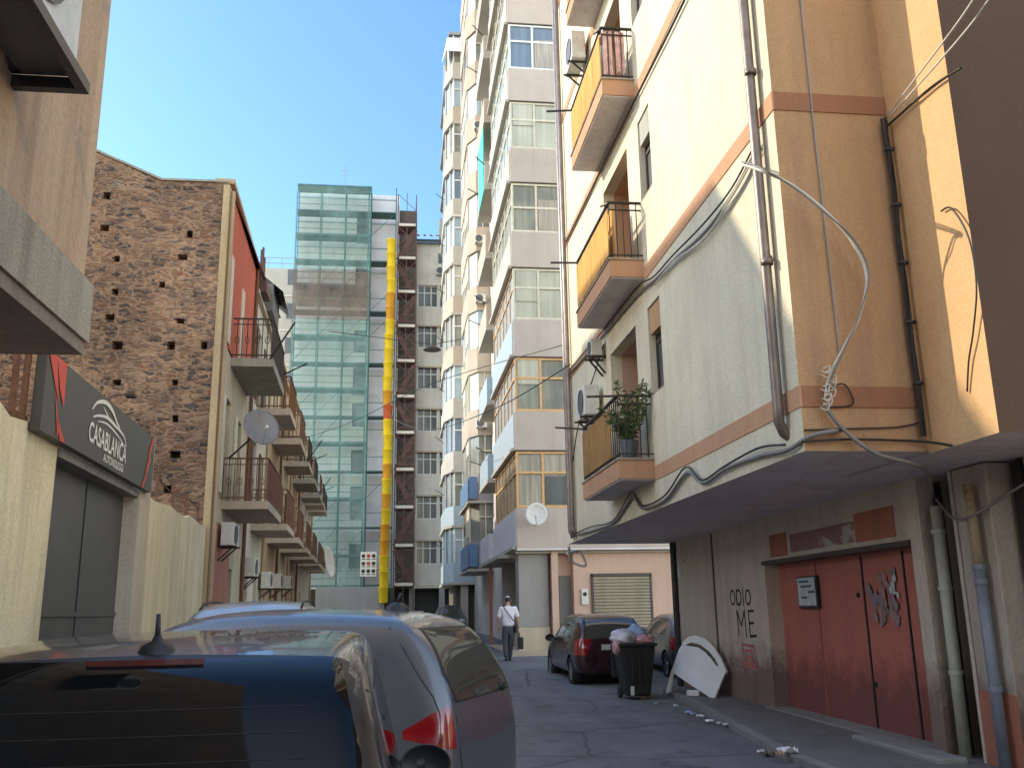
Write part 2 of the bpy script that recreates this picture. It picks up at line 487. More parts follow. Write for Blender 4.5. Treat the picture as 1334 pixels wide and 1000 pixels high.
M['paper'] = flat('paper', (0.55, 0.60, 0.60), 0.7, 0, 0.2, 12)
M['papergrey'] = plaster('torn_poster', (0.30, 0.24, 0.26), (0.2, 0.12, 0.12), 0.5, 18, 0.2, patch=(0.42, 0.25, 0.22))
M['yellowchute'] = flat('yellow_plastic', (0.85, 0.60, 0.02), 0.45, 0, 0.12, 1)
M['orangechute'] = flat('orange_plastic', (0.72, 0.34, 0.02), 0.45, 0, 0.12, 1)
M['redchute'] = flat('red_plastic', (0.60, 0.12, 0.03), 0.45, 0, 0.12, 1)
M['scafgreen'] = flat('scaffold_green', (0.03, 0.13, 0.12), 0.5, 0.2, 0.2, 3)
M['scafdeck'] = flat('scaffold_deck', (0.07, 0.15, 0.15), 0.7, 0, 0.3, 3)
M['scafrust'] = flat('scaffold_rust', (0.13, 0.07, 0.06), 0.7, 0.1, 0.3, 3)
M['net'] = netmat('green_net', (0.36, 0.58, 0.55), 0.32)
M['netdark'] = netmat('brown_net', (0.30, 0.24, 0.20), 0.5)
M['hoarding'] = plaster('metal_hoarding', (0.42, 0.43, 0.43), (0.2, 0.2, 0.2), 0.4, 20, 0.1)
M['darkwin'] = curtain('dark_window', (0.05, 0.055, 0.06), (0.11, 0.12, 0.125), 0.1, 6, 0.6)
M['cwin_beige'] = curtain('beige_curtains', (0.26, 0.225, 0.18), (0.44, 0.39, 0.32), 0.15, 16, 0.12)
M['cwin_cream'] = curtain('cream_blinds', (0.38, 0.37, 0.29), (0.52, 0.50, 0.40), 0.15, 7, 0.12)
M['cwin_blue'] = curtain('blue_glass', (0.10, 0.15, 0.22), (0.17, 0.23, 0.31), 0.1, 5, 0.2)
M['cwin_sky'] = curtain('pale_blue_glass', (0.26, 0.36, 0.42), (0.42, 0.50, 0.54), 0.1, 5, 0.2)
M['cwin_green'] = curtain('green_grey_curtain', (0.18, 0.19, 0.155), (0.30, 0.29, 0.23), 0.12, 9, 0.35)
M['woodframe'] = flat('orange_wood_frame', (0.62, 0.36, 0.16), 0.5)
M['creamframe'] = flat('cream_frame', (0.60, 0.55, 0.43), 0.5)
M['whiteframe'] = flat('white_frame', (0.70, 0.71, 0.70), 0.45)
M['darkframe'] = flat('dark_frame', (0.06, 0.05, 0.045), 0.5)
M['wooddoor'] = flat('dark_wood', (0.10, 0.045, 0.03), 0.6, 0, 0.3, 5)
M['bluerail'] = flat('blue_railing_panel', (0.10, 0.19, 0.34), 0.5, 0, 0.2)
M['skyrail'] = flat('pale_blue_panel', (0.36, 0.44, 0.50), 0.5, 0, 0.12)
M['whiterail'] = flat('white_panel', (0.60, 0.60, 0.62), 0.5, 0, 0.12)
M['screen'] = curtain('orange_canvas', (0.42, 0.20, 0.06), (0.74, 0.44, 0.15), 0.6, 22, 0.0, 0)
M['cane'] = curtain('cane_screen', (0.16, 0.085, 0.03), (0.46, 0.27, 0.11), 0.6, 40, 0.1, 0)
M['clothpink'] = flat('pink_cloth', (0.75, 0.50, 0.44), 0.9, 0, 0.3, 10)
M['clothwhite'] = flat('white_cloth', (0.80, 0.78, 0.74), 0.9, 0, 0.1, 10)
M['turquoise'] = flat('turquoise_awning', (0.05, 0.50, 0.42), 0.8, 0, 0.2, 4)
M['leaf'] = flat('leaf_green', (0.055, 0.085, 0.03), 0.6, 0, 0.5, 12)
M['leaf2'] = flat('leaf_yellow_green', (0.16, 0.18, 0.06), 0.6, 0, 0.4, 12)
M['pot'] = flat('grey_pot', (0.10, 0.11, 0.13), 0.6)
M['dish'] = flat('dish_white', (0.72, 0.70, 0.66), 0.4, 0, 0.05)
M['dishgrey'] = flat('dish_grey', (0.20, 0.19, 0.19), 0.45, 0.2, 0.1)
M['binblack'] = flat('bin_plastic', (0.018, 0.019, 0.02), 0.55, 0, 0.3, 10)
M['bagwhite'] = flat('white_bag', (0.66, 0.66, 0.72), 0.35, 0, 0.08)
M['bagpink'] = flat('pink_bag', (0.62, 0.34, 0.36), 0.35, 0, 0.15)
M['bagblue'] = flat('blue_bag', (0.34, 0.48, 0.68), 0.3, 0, 0.12)
M['boardwhite'] = flat('white_lacquer', (0.80, 0.84, 0.86), 0.35, 0, 0.05, 3)
M['cardboard'] = flat('cardboard', (0.40, 0.26, 0.14), 0.8, 0, 0.3)
M['skin'] = flat('skin', (0.45, 0.27, 0.19), 0.6, 0, 0.08)
M['baldcrown'] = flat('bald_crown', (0.62, 0.50, 0.43), 0.5, 0, 0.1)  # bald skin in its lit tone, paler than the skin material
M['shirt'] = flat('white_shirt', (0.72, 0.70, 0.74), 0.85, 0, 0.06, 6)
M['trouser'] = flat('grey_trousers', (0.06, 0.062, 0.08), 0.85, 0, 0.15, 6)
M['shoe'] = flat('black_shoe', (0.015, 0.015, 0.018), 0.5)
M['hair'] = flat('dark_hair', (0.03, 0.025, 0.022), 0.8)
M['leather'] = flat('black_leather', (0.02, 0.02, 0.022), 0.5)
M['tyre'] = flat('tyre_rubber', (0.02, 0.02, 0.02), 0.85)
M['rim'] = flat('alloy_rim', (0.36, 0.36, 0.37), 0.35, 0.7)
M['taillight'] = flat('red_lens', (0.30, 0.008, 0.012), 0.12, 0, 0.2, 14, 0.8, 1.0)
M['darkred'] = flat('dark_red_lens', (0.09, 0.006, 0.006), 0.12, 0, 0.2, 14, 0.8, 0.6)
M['plate'] = flat('number_plate', (0.62, 0.62, 0.58), 0.5, 0, 0.05)
M['headlight'] = flat('headlight_lens', (0.45, 0.48, 0.50), 0.1, 0.5, 0.2, 20, 0.8, 1.0)
M['paint_black'] = carpaint('brown_black_paint', (0.040, 0.036, 0.034), 0.2, 0.3, 0.5)
M['paint_grey'] = carpaint('blue_grey_paint', (0.13, 0.135, 0.155), 0.4, 0.30, 0.2)
M['paint_wine'] = carpaint('dark_wine_paint', (0.050, 0.014, 0.022), 0.5, 0.25, 0.15)
M['paint_silver'] = carpaint('grey_blue_paint', (0.13, 0.15, 0.18), 0.6, 0.3, 0.15)
M['paint_pale'] = carpaint('pale_silver_paint', (0.55, 0.56, 0.56), 0.6, 0.3, 0.2)
M['paint_teal'] = carpaint('dark_teal_paint', (0.07, 0.12, 0.14), 0.5, 0.3, 0.15)
M['glass'] = carglass('car_glass', (0.05, 0.055, 0.055), 0.04, 2.2, (0.075, 0.07, 0.055))
M['glass_black'] = carglass('privacy_glass', (0.02, 0.022, 0.025), 0.14, 1.33)
M['seat'] = flat('seat_fabric', (0.035, 0.035, 0.038), 0.9)
M['chrome'] = flat('chrome', (0.5, 0.5, 0.5), 0.15, 1.0, 0.05)
M['roofdark'] = flat('dark_roof_sheet', (0.05, 0.05, 0.055), 0.7)
M['rooftile'] = plaster('roof_tiles', (0.36, 0.20, 0.13), (0.12, 0.1, 0.08), 0.6, 15, 0.6)

# ------------------------------------------------------------------ world, sun
SUN_EL, SUN_AZ = math.radians(29.0), math.atan2(-0.903, 0.429)     # azimuth from +Y towards +X
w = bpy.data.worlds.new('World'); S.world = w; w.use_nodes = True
wn = w.node_tree; wn.nodes.clear()
sky = wn.nodes.new('ShaderNodeTexSky'); sky.sky_type = 'NISHITA'; sky.sun_disc = False
sky.sun_elevation = SUN_EL; sky.sun_rotation = SUN_AZ % (2 * PI); sky.altitude = 50; sky.air_density = 1.0; sky.dust_density = 0.9; sky.ozone_density = 1.0
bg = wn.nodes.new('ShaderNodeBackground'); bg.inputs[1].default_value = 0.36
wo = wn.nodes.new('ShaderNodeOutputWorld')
# clear blue ahead, sky behind the viewpoint brightened and warmed as added fill light
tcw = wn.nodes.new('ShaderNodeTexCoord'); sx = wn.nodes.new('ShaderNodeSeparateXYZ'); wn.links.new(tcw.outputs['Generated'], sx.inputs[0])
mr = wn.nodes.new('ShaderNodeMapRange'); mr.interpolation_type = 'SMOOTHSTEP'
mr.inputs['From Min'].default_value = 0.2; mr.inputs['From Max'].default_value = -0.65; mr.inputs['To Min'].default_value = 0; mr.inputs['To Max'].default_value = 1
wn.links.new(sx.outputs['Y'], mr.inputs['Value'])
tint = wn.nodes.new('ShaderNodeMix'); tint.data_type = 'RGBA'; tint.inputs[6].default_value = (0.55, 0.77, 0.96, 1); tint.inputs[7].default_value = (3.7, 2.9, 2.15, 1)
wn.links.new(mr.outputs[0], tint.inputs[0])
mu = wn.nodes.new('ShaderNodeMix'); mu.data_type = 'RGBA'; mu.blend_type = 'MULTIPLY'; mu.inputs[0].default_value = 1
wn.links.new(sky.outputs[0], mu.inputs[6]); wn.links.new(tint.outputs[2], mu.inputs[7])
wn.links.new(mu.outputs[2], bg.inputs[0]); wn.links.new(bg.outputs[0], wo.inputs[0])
sd = bpy.data.lights.new('sun', 'SUN'); sd.energy = 5.0; sd.angle = math.radians(0.6); sd.color = (1.0, 0.87, 0.66)
so = bpy.data.objects.new('sun', sd); col.objects.link(so)
sdir = Vector((math.sin(SUN_AZ) * math.cos(SUN_EL), math.cos(SUN_AZ) * math.cos(SUN_EL), math.sin(SUN_EL)))
so.rotation_euler = sdir.to_track_quat('Z', 'Y').to_euler()
so.location = (-20, 10, 30)
S.view_settings.view_transform = 'Standard'; S.view_settings.look = 'None'; S.view_settings.exposure = 0
S.cycles.max_bounces = 8; S.cycles.diffuse_bounces = 5; S.cycles.transparent_max_bounces = 12


# ------------------------------------------------------------------ ground
def gz(y):
    pts = [(-1e4, 0), (18.5, 0), (20.5, .05), (26, .28), (32, .42), (45, .5), (1e5, .5)]
    for (a, za), (b, zb) in zip(pts, pts[1:]):
        if a <= y <= b: return za + (zb - za) * (y - a) / (b - a)


g = MB()
ys = [-1500, -60, 0, 10, 16, 18.5, 19.5, 20.5, 22, 24, 26, 29, 32, 38, 45, 70, 2500]
for a, b in zip(ys, ys[1:]):
    g.quad((-1500, a, gz(a)), (1500, a, gz(a)), (1500, b, gz(b)), (-1500, b, gz(b)))
tag(g.build('road', M['asphalt']), kind='structure')

# right pavement with its kerb (low and worn)
kx = [(-20, 4.0), (7.6, 4.05), (9.0, 4.12), (10.4, 4.20), (13.5, 4.62), (16.0, 4.98), (18.4, 5.2)]
g = MB(); k = MB()
for (a, xa), (b, xb) in zip(kx, kx[1:]):
    g.quad((xa + .14, a, .07), (7.5, a, .07), (7.5, b, .07), (xb + .14, b, .07))
    k.quad((xa, a, .074), (xa + .14, a, .074), (xb + .14, b, .074), (xb, b, .074))
    k.quad((xa, a, -.02), (xa, a, .074), (xb, b, .074), (xb, b, -.02))
g.quad((5.34, 18.4, .07), (7.5, 18.4, .07), (7.5, 18.4, -.05), (5.34, 18.4, -.05))
tag(g.build('pavement', M['pave']), kind='structure')
tag(k.build('kerb', M['kerb']), kind='structure')

# ------------------------------------------------------------------ window builder (plane x=const or y=const)
def window(parent, axis, pos, a0, a1, z0, z1, frame, glass, cols=2, transom=None, fw=.06, proud=.03, sgn=-1, name='window', gl2=None):
    """frame bars (window) with a pane child; sgn = direction the window faces"""
    def bx(mb, a, b, c, d, p0, p1):
        p0, p1 = pos + p0 * sgn, pos + p1 * sgn
        p0, p1 = min(p0, p1), max(p0, p1)
        if axis == 'x': mb.box(p0, p1, a, b, c, d)
        else: mb.box(a, b, p0, p1, c, d)
    fr = MB()
    bx(fr, a0, a1, z0, z0 + fw, 0, proud); bx(fr, a0, a1, z1 - fw, z1, 0, proud)
    bx(fr, a0, a0 + fw, z0 + fw, z1 - fw, 0, proud); bx(fr, a1 - fw, a1, z0 + fw, z1 - fw, 0, proud)
    for i in range(1, cols):
        c = a0 + (a1 - a0) * i / cols
        bx(fr, c - fw / 2, c + fw / 2, z0 + fw, z1 - fw, .002, proud - .004)
    if transom:
        t = z0 + (z1 - z0) * transom
        bx(fr, a0 + fw, a1 - fw, t - fw / 2, t + fw / 2, .001, proud - .002)
    wo_ = fr.build(name, frame, parent)
    pn = MB()
    bx(pn, a0 + fw * .5, a1 - fw * .5, z0 + fw * .5, z1 - fw * .5, -.02, .006)
    pn.build('pane', glass, wo_)
    return wo_


def ac_unit(label, loc, face='x', sgn=-1, mat='acwhite', w=.8, h=.55, d=.28, bracket=True, group=None, stain=False):
    """outdoor air conditioner on its wall bracket; loc = wall point at bottom centre"""
    t = thing('air_conditioner', label, 'air conditioner', loc, group)
    x, y, z = loc
    if face == 'x':
        b = MB().box(min(x + sgn * .08, x + sgn * (.08 + d)), max(x + sgn * .08, x + sgn * (.08 + d)), y - w / 2, y + w / 2, z, z + h)
        b.build('casing', M[mat], t, bevel=.015)
        fx = x + sgn * (.08 + d)
        gr = MB().lathe([(0.005, 0), (h * .38, 0), (h * .40, sgn * .012), (h * .43, sgn * .012)], (fx + sgn * .004, y - w * .12, z + h * .5), 'x', 20)
        gr.build('fan_grille', M['acgrille'], t)
        for yy in (y - w * .32, y + w * .32):
            br = MB(); br.bar((x, yy, z - .02), (x + sgn * (d + .14), yy, z - .02), .035)
            br.bar((x + sgn * .02, yy, z - .32), (x + sgn * (d + .05), yy, z - .03), .03)
            br.build('bracket', M['iron'], t)
    else:
        b = MB().box(x - w / 2, x + w / 2, min(y + sgn * .08, y + sgn * (.08 + d)), max(y + sgn * .08, y + sgn * (.08 + d)), z, z + h)
        b.build('casing', M[mat], t, bevel=.015)
        fy = y + sgn * (.08 + d)
        MB().lathe([(0.005, 0), (h * .38, 0), (h * .40, sgn * .012), (h * .43, sgn * .012)], (x - w * .12, fy + sgn * .004, z + h * .5), 'y', 20).build('fan_grille', M['acgrille'], t)
        for xx in (x - w * .32, x + w * .32):
            MB().bar((xx, y, z - .02), (xx, y + sgn * (d + .14), z - .02), .035).build('bracket', M['iron'], t)
    return t


def sat_dish(label, c, r, normal, wallpt, mat, group=None):
    t = thing('satellite_dish', label, 'satellite dish', wallpt, group)
    n = Vector(normal).normalized(); c = Vector(c)
    u = n.cross(Vector((0, 0, 1))).normalized(); v = u.cross(n)
    b = MB(); rings = 6; seg = 28
    pts = []
    for side, off in ((0, 0), (1, -.012)):
        for i in range(rings + 1):
            rr = r * i / rings
            dz = (rr * rr) / (r * r) * r * .22
            for k in range(seg):
                a = 2 * PI * k / seg
                b.v.append(tuple(c + n * (dz + off) + u * math.cos(a) * rr + v * math.sin(a) * rr * 1.06))
    S1 = (rings + 1) * seg
    for side in (0, 1):
        for i in range(rings):
            for k in range(seg):
                a = side * S1 + i * seg + k; q = side * S1 + i * seg + (k + 1) % seg
                b.f.append((a, q, q + seg, a + seg)); b.mi.append(0)
    for k in range(seg):
        a = rings * seg + k; q = rings * seg + (k + 1) % seg
        b.f.append((a, q, q + S1, a + S1)); b.mi.append(0)
    b.build('reflector', mat, t, smooth=True)
    a_ = MB(); tip = c + n * r * .95 - v * r * .35
    a_.tube([c - v * r * .98 + n * r * .2, tip], .012, 6)
    a_.tube([c + u * r * .5 + n * .05, tip], .006, 5)
    a_.build('feed_arm', M['grey'], t)
    MB().tube([tip - n * .0, tip - n * .12], .035, 10).build('receiver_head', M['acwhite'], t)
    MB().tube([c - n * .02, c - n * .12 - v * .02, Vector(wallpt)], .022, 8).build('mount', M['iron'], t)
    return t


# ------------------------------------------------------------------ YELLOW APARTMENT BUILDING (right)
FX, FY0, FY1, FZ0, FZ1 = 3.70, 7.95, 19.3, 2.97, 20.5
yb = thing('apartment_building', 'cream and orange plastered apartment block whose upper floors overhang the red garage door', 'building', (5.0, 13.5, 0))
floors = [3.68 + 3.06 * i for i in range(5)]
holes = []
for zf in floors:
    holes.append((12.2, 12.84, zf + .93, zf + 2.27))
    holes.append((13.55, 15.3, zf + .0, zf + 2.24))
fw_ = MB()
wall(fw_, 'x', FX, FY0, FY1, FZ0, FZ1, [h for h in holes if h[1] - h[0] < 1], .22, 1)
# loggia holes are cut with deeper reveals by rebuilding the sheet
fw_ = MB()
wall(fw_, 'x', FX, FY0, FY1, FZ0, FZ1, holes, .20, 1)
fw_.quad((FX, FY1, FZ0), (8, FY1, FZ0), (8, FY1, FZ1), (FX, FY1, FZ1))
fw_.quad((FX, FY0, FZ1), (8, FY0, FZ1), (8, FY1, FZ1), (FX, FY1, FZ1))
fw_.build('facade_wall', M['cream'], yb)
MB().quad((FX, FY0, FZ0), (4.9, FY0, FZ0), (4.9, FY0, FZ1), (FX, FY0, FZ1)).build('end_wall', M['orange'], yb)
so_ = MB(); so_.quad((FX, FY0, FZ0), (6.3, FY0, FZ0), (6.3, FY1 + .6, FZ0), (FX, FY1 + .6, FZ0))
so_.build('soffit', M['soffit'], yb)
# terracotta bands at each floor, on the facade and round the corner
for i in range(5):
    zb = 3.38 + 3.04 * i
    MB().box(FX - .012, FX + .01, FY0 - .012, 12.86, zb, zb + .2).build('band', M['terracotta'], yb)
    if i > 0: MB().box(FX - .012, FX + .01, 15.45, FY1, zb, zb + .2).build('band', M['terracotta'], yb)
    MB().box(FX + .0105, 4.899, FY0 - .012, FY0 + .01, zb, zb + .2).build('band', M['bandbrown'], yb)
# loggias: side walls, ceiling, back wall and a door
for i, zf in enumerate(floors):
    lg = MB(); x0, x1, y0, y1, z0, z1 = FX + .2, FX + 1.1, 13.55, 15.3, zf, zf + 2.24
    lg.quad((x0, y0, z0), (x1, y0, z0), (x1, y0, z1), (x0, y0, z1))
    lg.quad((x0, y1, z0), (x1, y1, z0), (x1, y1, z1), (x0, y1, z1))
    lg.quad((x0, y0, z1), (x1, y0, z1), (x1, y1, z1), (x0, y1, z1))
    lg.quad((x0, y0, z0), (x1, y0, z0), (x1, y1, z0), (x0, y1, z0))
    lg.quad((x1, y0, z0), (x1, y1, z0), (x1, y1, z1), (x1, y0, z1))
    lo = lg.build('loggia', M['terracotta' if i else 'pinkwall'], yb)
    dr = MB().box(x1 - .06, x1 - .002, 13.75, 14.75, zf + .01, zf + 2.05)
    dr.build('balcony_door', M['darkwin'], lo)
    sh = MB().box(x0 + .12, x0 + .16, 13.6, 14.0, zf + .02, zf + 2.1)
    sh.build('shutter', M['woodframe' if i in (1, 3) else 'wooddoor'], lo)
# narrow windows with a roller-blind box on top and dark frame
for i, zf in enumerate(floors):
    z0, z1 = zf + .93, zf + 2.27
    wi = window(yb, 'x', FX + .13, 12.2, 12.84, z0, z1, M['darkframe'], M['darkwin'], 1, .6, .05, .03, -1)
    MB().box(FX + .02, FX + .11, 12.24, 12.80, z1 - .42, z1 - .02).build('roller_blind', M['cwin_cream' if i else 'orange'], wi)
    MB().box(FX + .003, FX + .13, 12.205, 12.835, z0, z0 + .03).build('sill', M['marble'], wi)


def balcony(i, zf):
    x0, y0, y1 = 3.17, 12.88, 15.5
    sl = MB().box(x0, FX - .003, y0, y1, zf - .27, zf)
    slab = sl.build('balcony_slab', M['terracotta'], yb)
    un = MB().box(x0 + .02, FX - .004, y0 + .02, y1 - .02, zf - .29, zf - .272); un.build('underside', M['soffit'], slab)
    MB().box(x0 - .02, FX - .004, y0 - .02, y1 + .02, zf + .002, zf + .03).build('edging', M['marble'], slab)
    zt = zf + .95
    r = MB()
    r.bar((x0 + .03, y0 + .02, zt), (x0 + .03, y1 - .02, zt), .045, .03)
    r.bar((x0 + .03, y0 + .03, zt), (FX, y0 + .03, zt), .045, .03)
    r.bar((x0 + .03, y1 - .03, zt), (FX, y1 - .03, zt), .045, .03)
    r.bar((x0 + .03, y0 + .02, zf + .09), (x0 + .03, y1 - .02, zf + .09), .025)
    r.bar((x0 + .03, y0 + .03, zt - .12), (FX, y0 + .03, zt - .12), .02)
    r.bar((x0 + .03, y0 + .03, zf + .09), (FX, y0 + .03, zf + .09), .02)
    for k in range(21):
        y = y0 + .04 + (y1 - y0 - .08) * k / 20
        r.bar((x0 + .03, y, zf + .03), (x0 + .03, y, zt), .014)
    for k in range(1, 5):
        x = x0 + .03 + (FX - x0) * k / 5
        r.bar((x, y0 + .03, zf + .03), (x, y0 + .03, zt), .014)
        r.bar((x, y1 - .03, zf + .03), (x, y1 - .03, zt), .014)
    rl = r.build('railing', M['iron'], slab)
    sc = MB().box(x0 + .002, x0 + .012, y0 + (.45 if i == 0 else .06), y1 - .08, zf + .1, zt - .1)
    sc.build('privacy_screen', M['cane' if i == 0 else 'screen'], slab)
    # drying arms reaching out over the street, with their lines
    a = MB()
    a.bar((x0 + .03, y1 - .03, zt), (x0 - .42, y1 + .15, zt + .06), .03)
    a.build('drying_arm', M['iron'], slab); a = MB()
    a.bar((x0 + .03, y0 + .05, zt), (x0 - (.38 if i == 0 else .05), y0 + .25, zt + .03), .03)
    a.build('drying_arm', M['iron'], slab)
    return slab


for i, zf in enumerate(floors):
    balcony(i, zf)
# downpipe near the corner, swan-neck foot; second pair of pipes at the far end
dp = MB()
dp.tube([(FX - .09, 8.2, FZ1 - .1), (FX - .09, 8.25, 3.42), (FX - .085, 8.27, 3.30), (FX - .03, 8.3, 3.2), (FX + .02, 8.3, 3.17)], .052, 14)
for z in (4.9, 7.0, 9.5, 12): dp.lathe([(.054, -.03), (.060, -.03), (.060, .03), (.054, .03)], (FX - .09, 8.215, z), 'z', 14)
for z in (4.9, 7.0, 9.5): dp.bar((FX - .1, 8.31, z + .1), (FX, 8.31, z + .1), .02)
dp.build('downpipe', M['brownpipe'], yb, smooth=True)
for y, mt, r in ((19.15, 'zinc', .055), (18.9, 'brownpipe', .05)):
    MB().tube([(FX - .08, y, FZ1 - .2), (FX - .08, y, 3.2), (FX - .02, y, 3.05)], r, 10).build('downpipe', M[mt], yb, smooth=True)
MB().tube([(4.12, FY0 - .02, 3.9), (4.10, FY0 - .02, 6.3), (4.11, FY0 - .02, 12)], .008, 5).build('conduit', M['grey'], yb)

# ground floor wall, recessed under the overhang, and the red garage door
GA = .0235


def gx(y): return 5.75 + GA * (y - 9.8)


def gslab(mb, y0, y1, z0, z1, p0, p1):
    """box lying on the garage wall between offsets p0..p1 (negative = towards the street)"""
    n = len(mb.v)
    P = [(gx(y0) + p0, y0, z0), (gx(y0) + p1, y0, z0), (gx(y1) + p1, y1, z0), (gx(y1) + p0, y1, z0)]
    mb.v += P + [(a, b, z1) for a, b, _ in P]
    for q in ((0, 3, 2, 1), (4, 5, 6, 7), (0, 1, 5, 4), (1, 2, 6, 5), (2, 3, 7, 6), (3, 0, 4, 7)):
        mb.f.append(tuple(n + i for i in q)); mb.mi.append(mb.cur)


gw = MB()
wall(gw, 'x', gx(9.65), 9.65, 19.9, .0, 2.97, [(9.9, 14.45, .0, 2.26)], .45, 1, GA)
gw.quad((gx(19.9), 19.9, 0), (8, 19.9, 0), (8, 19.9, 2.97), (gx(19.9), 19.9, 2.97))
gw.quad((gx(9.65), 9.65, 0), (6.6, 9.65, 0), (6.6, 9.65, 2.97), (gx(9.65), 9.65, 2.97))
gw.build('ground_floor_wall', M['greywall'], yb)
j = MB(); gslab(j, 17.02, 17.10, .08, 2.95, -.012, .02); j.build('wall_joint', M['darkwall'], yb)
gd = MB(); gslab(gd, 9.9, 14.45, .09, 2.24, .24, .30)
gdo = gd.build('garage_door', M['garage'], yb)
for y in (13.05, 11.62, 10.55, 10.30):
    s_ = MB(); gslab(s_, y - (.022 if y == 11.62 or y == 10.55 else .01), y + .012, .1, 2.22, .225, .239)
    s_.build('door_seam', M['black' if y in (11.62, 10.55) else 'patchred'], gdo)
for y, z in ((11.78, 1.72), (11.55, .62), (11.05, 1.55)):
    MB().lathe([(0.003, 0), (.028, 0), (.034, .02)], (gx(y) + .215, y, z), 'x', 12).build('lock_hole', M['black'], gdo)
s_ = MB(); gslab(s_, 9.9, 14.5, 2.24, 2.30, -.03, .42); s_.build('lintel', M['darkframe'], yb)
# faded boards over the lintel
s_ = MB(); gslab(s_, 13.45, 14.12, 2.34, 2.68, -.012, .0); s_.build('faded_sign_board', M['patchred'], yb)
s_ = MB(); gslab(s_, 11.25, 13.3, 2.37, 2.63, -.014, .0); s_.build('faded_sign_board', M['patchpink'], yb)
s_ = MB(); gslab(s_, 10.2, 11.2, 2.36, 2.72, -.013, .0); s_.build('faded_sign_board', M['patchred'], yb)
# threshold stones
s_ = MB(); gslab(s_, 9.7, 14.6, .03, .095, -.10, .25); s_.build('threshold', M['stone'], yb)
s_ = MB(); gslab(s_, 9.1, 11.0, .03, .12, -.42, -.11); s_.build('step_stone', M['stone'], yb, bevel=.02)


def strokes(mb, lines, y_left, z_top, sx, sz, off=-.006, w=.03, xf=gx, shear=0):
    """hand-drawn strokes on a wall facing -X; letters read from far to near"""
    for ln in lines:
        pts = [(y_left - u * sx, z_top - v * sz) for u, v in ln]
        for (a, b), (c, d) in zip(pts, pts[1:]):
            L = math.hypot(c - a, d - b) or 1
            ex, ez = (c - a) / L * w * .3, (d - b) / L * w * .3
            nx, nz = -(d - b) / L * w / 2, (c - a) / L * w / 2
            q = [(a - ex + nx, b - ez + nz), (c + ex + nx, d + ez + nz), (c + ex - nx, d + ez - nz), (a - ex - nx, b - ez - nz)]
            jit = random.uniform(0, .0015)
            mb.quad(*[(xf(y) + off - jit, y, z) for y, z in q])


def oval(cx, cy, rx, ry, n=12): return [(cx + rx * math.cos(2 * PI * k / n), cy + ry * math.sin(2 * PI * k / n)) for k in range(n + 1)]


gr = MB()
strokes(gr, [oval(.12, .5, .11, .42), [(.32, .05), (.32, .95)], oval(.42, .5, .12, .45), [(.64, .02), (.64, .98)], oval(.86, .52, .11, .42)], 16.2, 1.90, 1.05, .28, w=.035)
strokes(gr, [[(.1, 1.0), (.08, .0), (.28, .6), (.48, .0), (.50, 1.02)], [(.95, .02), (.68, .03), (.70, 1.0), (1.0, .96)], [(.70, .5), (.92, .48)]], 15.98, 1.54, .95, .42, w=.04)
tag(gr.build('graffiti', M['graffiti']), 'black sprayed words ODIO ME on the grey wall left of the garage', 'graffiti')
gr = MB()
strokes(gr, [[(0, 0), (.9, .05), (1.0, .9), (.05, .85), (0, 0)], [(.2, .3), (.7, .25), (.65, .55), (.3, .6), (.7, .75)], [(-.05, 1.0), (1.05, 1.1)]], 15.75, .98, .62, .34, w=.045)
tag(gr.build('graffiti', M['graffitired']), 'small red sprayed square doodle under the black words on the grey wall', 'graffiti')
# notice box on the door and a torn poster
nb = thing('notice_board', 'small pale blue notice fixed on the left leaf of the red garage door', 'notice', (5.95, 13.3, 1.5))
s_ = MB(); gslab(s_, 12.95, 13.65, 1.56, 2.02, .185, .224); s_.build('backing', M['black'], nb)
s_ = MB(); gslab(s_, 13.0, 13.62, 1.60, 2.0, .178, .184); s_.build('sheet', M['paper'], nb)
s_ = MB()
for z, a, b in ((1.93, 13.55, 13.2), (1.86, 13.5, 13.1), (1.78, 13.25, 13.02), (1.70, 13.5, 13.3)):
    gslab(s_, b, a, z, z + .03, .174, .177)
s_.build('printed_lines', M['scafgreen'], nb)
pp = MB()
random.seed(11)
for k in range(44):
    y = random.uniform(10.75, 11.45); z = random.uniform(1.42, 2.0); rr = random.uniform(.02, .085)
    n_ = 9; a0 = random.random()
    pp.quad(*[(gx(y) + .222 - k * .0004, y + rr * random.uniform(.3, 1.3) * math.cos(a0 + 2 * PI * q / n_), z + rr * random.uniform(.5, 1.9) * math.sin(a0 + 2 * PI * q / n_)) for q in range(n_)])
tag(pp.build('torn_poster', M['papergrey']), 'torn and scraped poster remains on the middle leaf of the garage door', 'poster')
pp = MB()
for k in range(7):
    y = random.uniform(10.72, 10.88); z = 1.7 + k * .035; rr = .045
    pp.quad(*[(gx(y) + .212 - k * .0004, y + rr * random.uniform(.3, 1.2) * math.cos(2 * PI * q / 6), z + rr * random.uniform(.5, 1.4) * math.sin(2 * PI * q / 6)) for q in range(6)])
tag(pp.build('paper_scrap', M['paper']), 'white paper scrap stuck beside the torn poster on the red door', 'paper')
# black post at the far end of the grey wall
MB().tube([(6.0 - .07, 19.6, -.02), (6.0 - .07, 19.6, 2.97)], .07, 12).build('downpipe', M['blackpipe'], yb)

# wall lamp bracket by the post
wl = thing('wall_bracket', 'small white bracket high on the grey wall beside the black downpipe', 'bracket', (5.96, 18.9, 2.45))
MB().tube([(gx(18.9), 18.9, 2.55), (gx(18.9) - .14, 18.85, 2.5), (gx(18.9) - .16, 18.8, 2.3)], .02, 8).build('arm', M['whiteplastic'], wl)
MB().tube([(gx(18.9) - .16, 18.8, 2.36), (gx(18.9) - .16, 18.8, 2.2)], .045, 8).build('cap', M['whiteplastic'], wl)

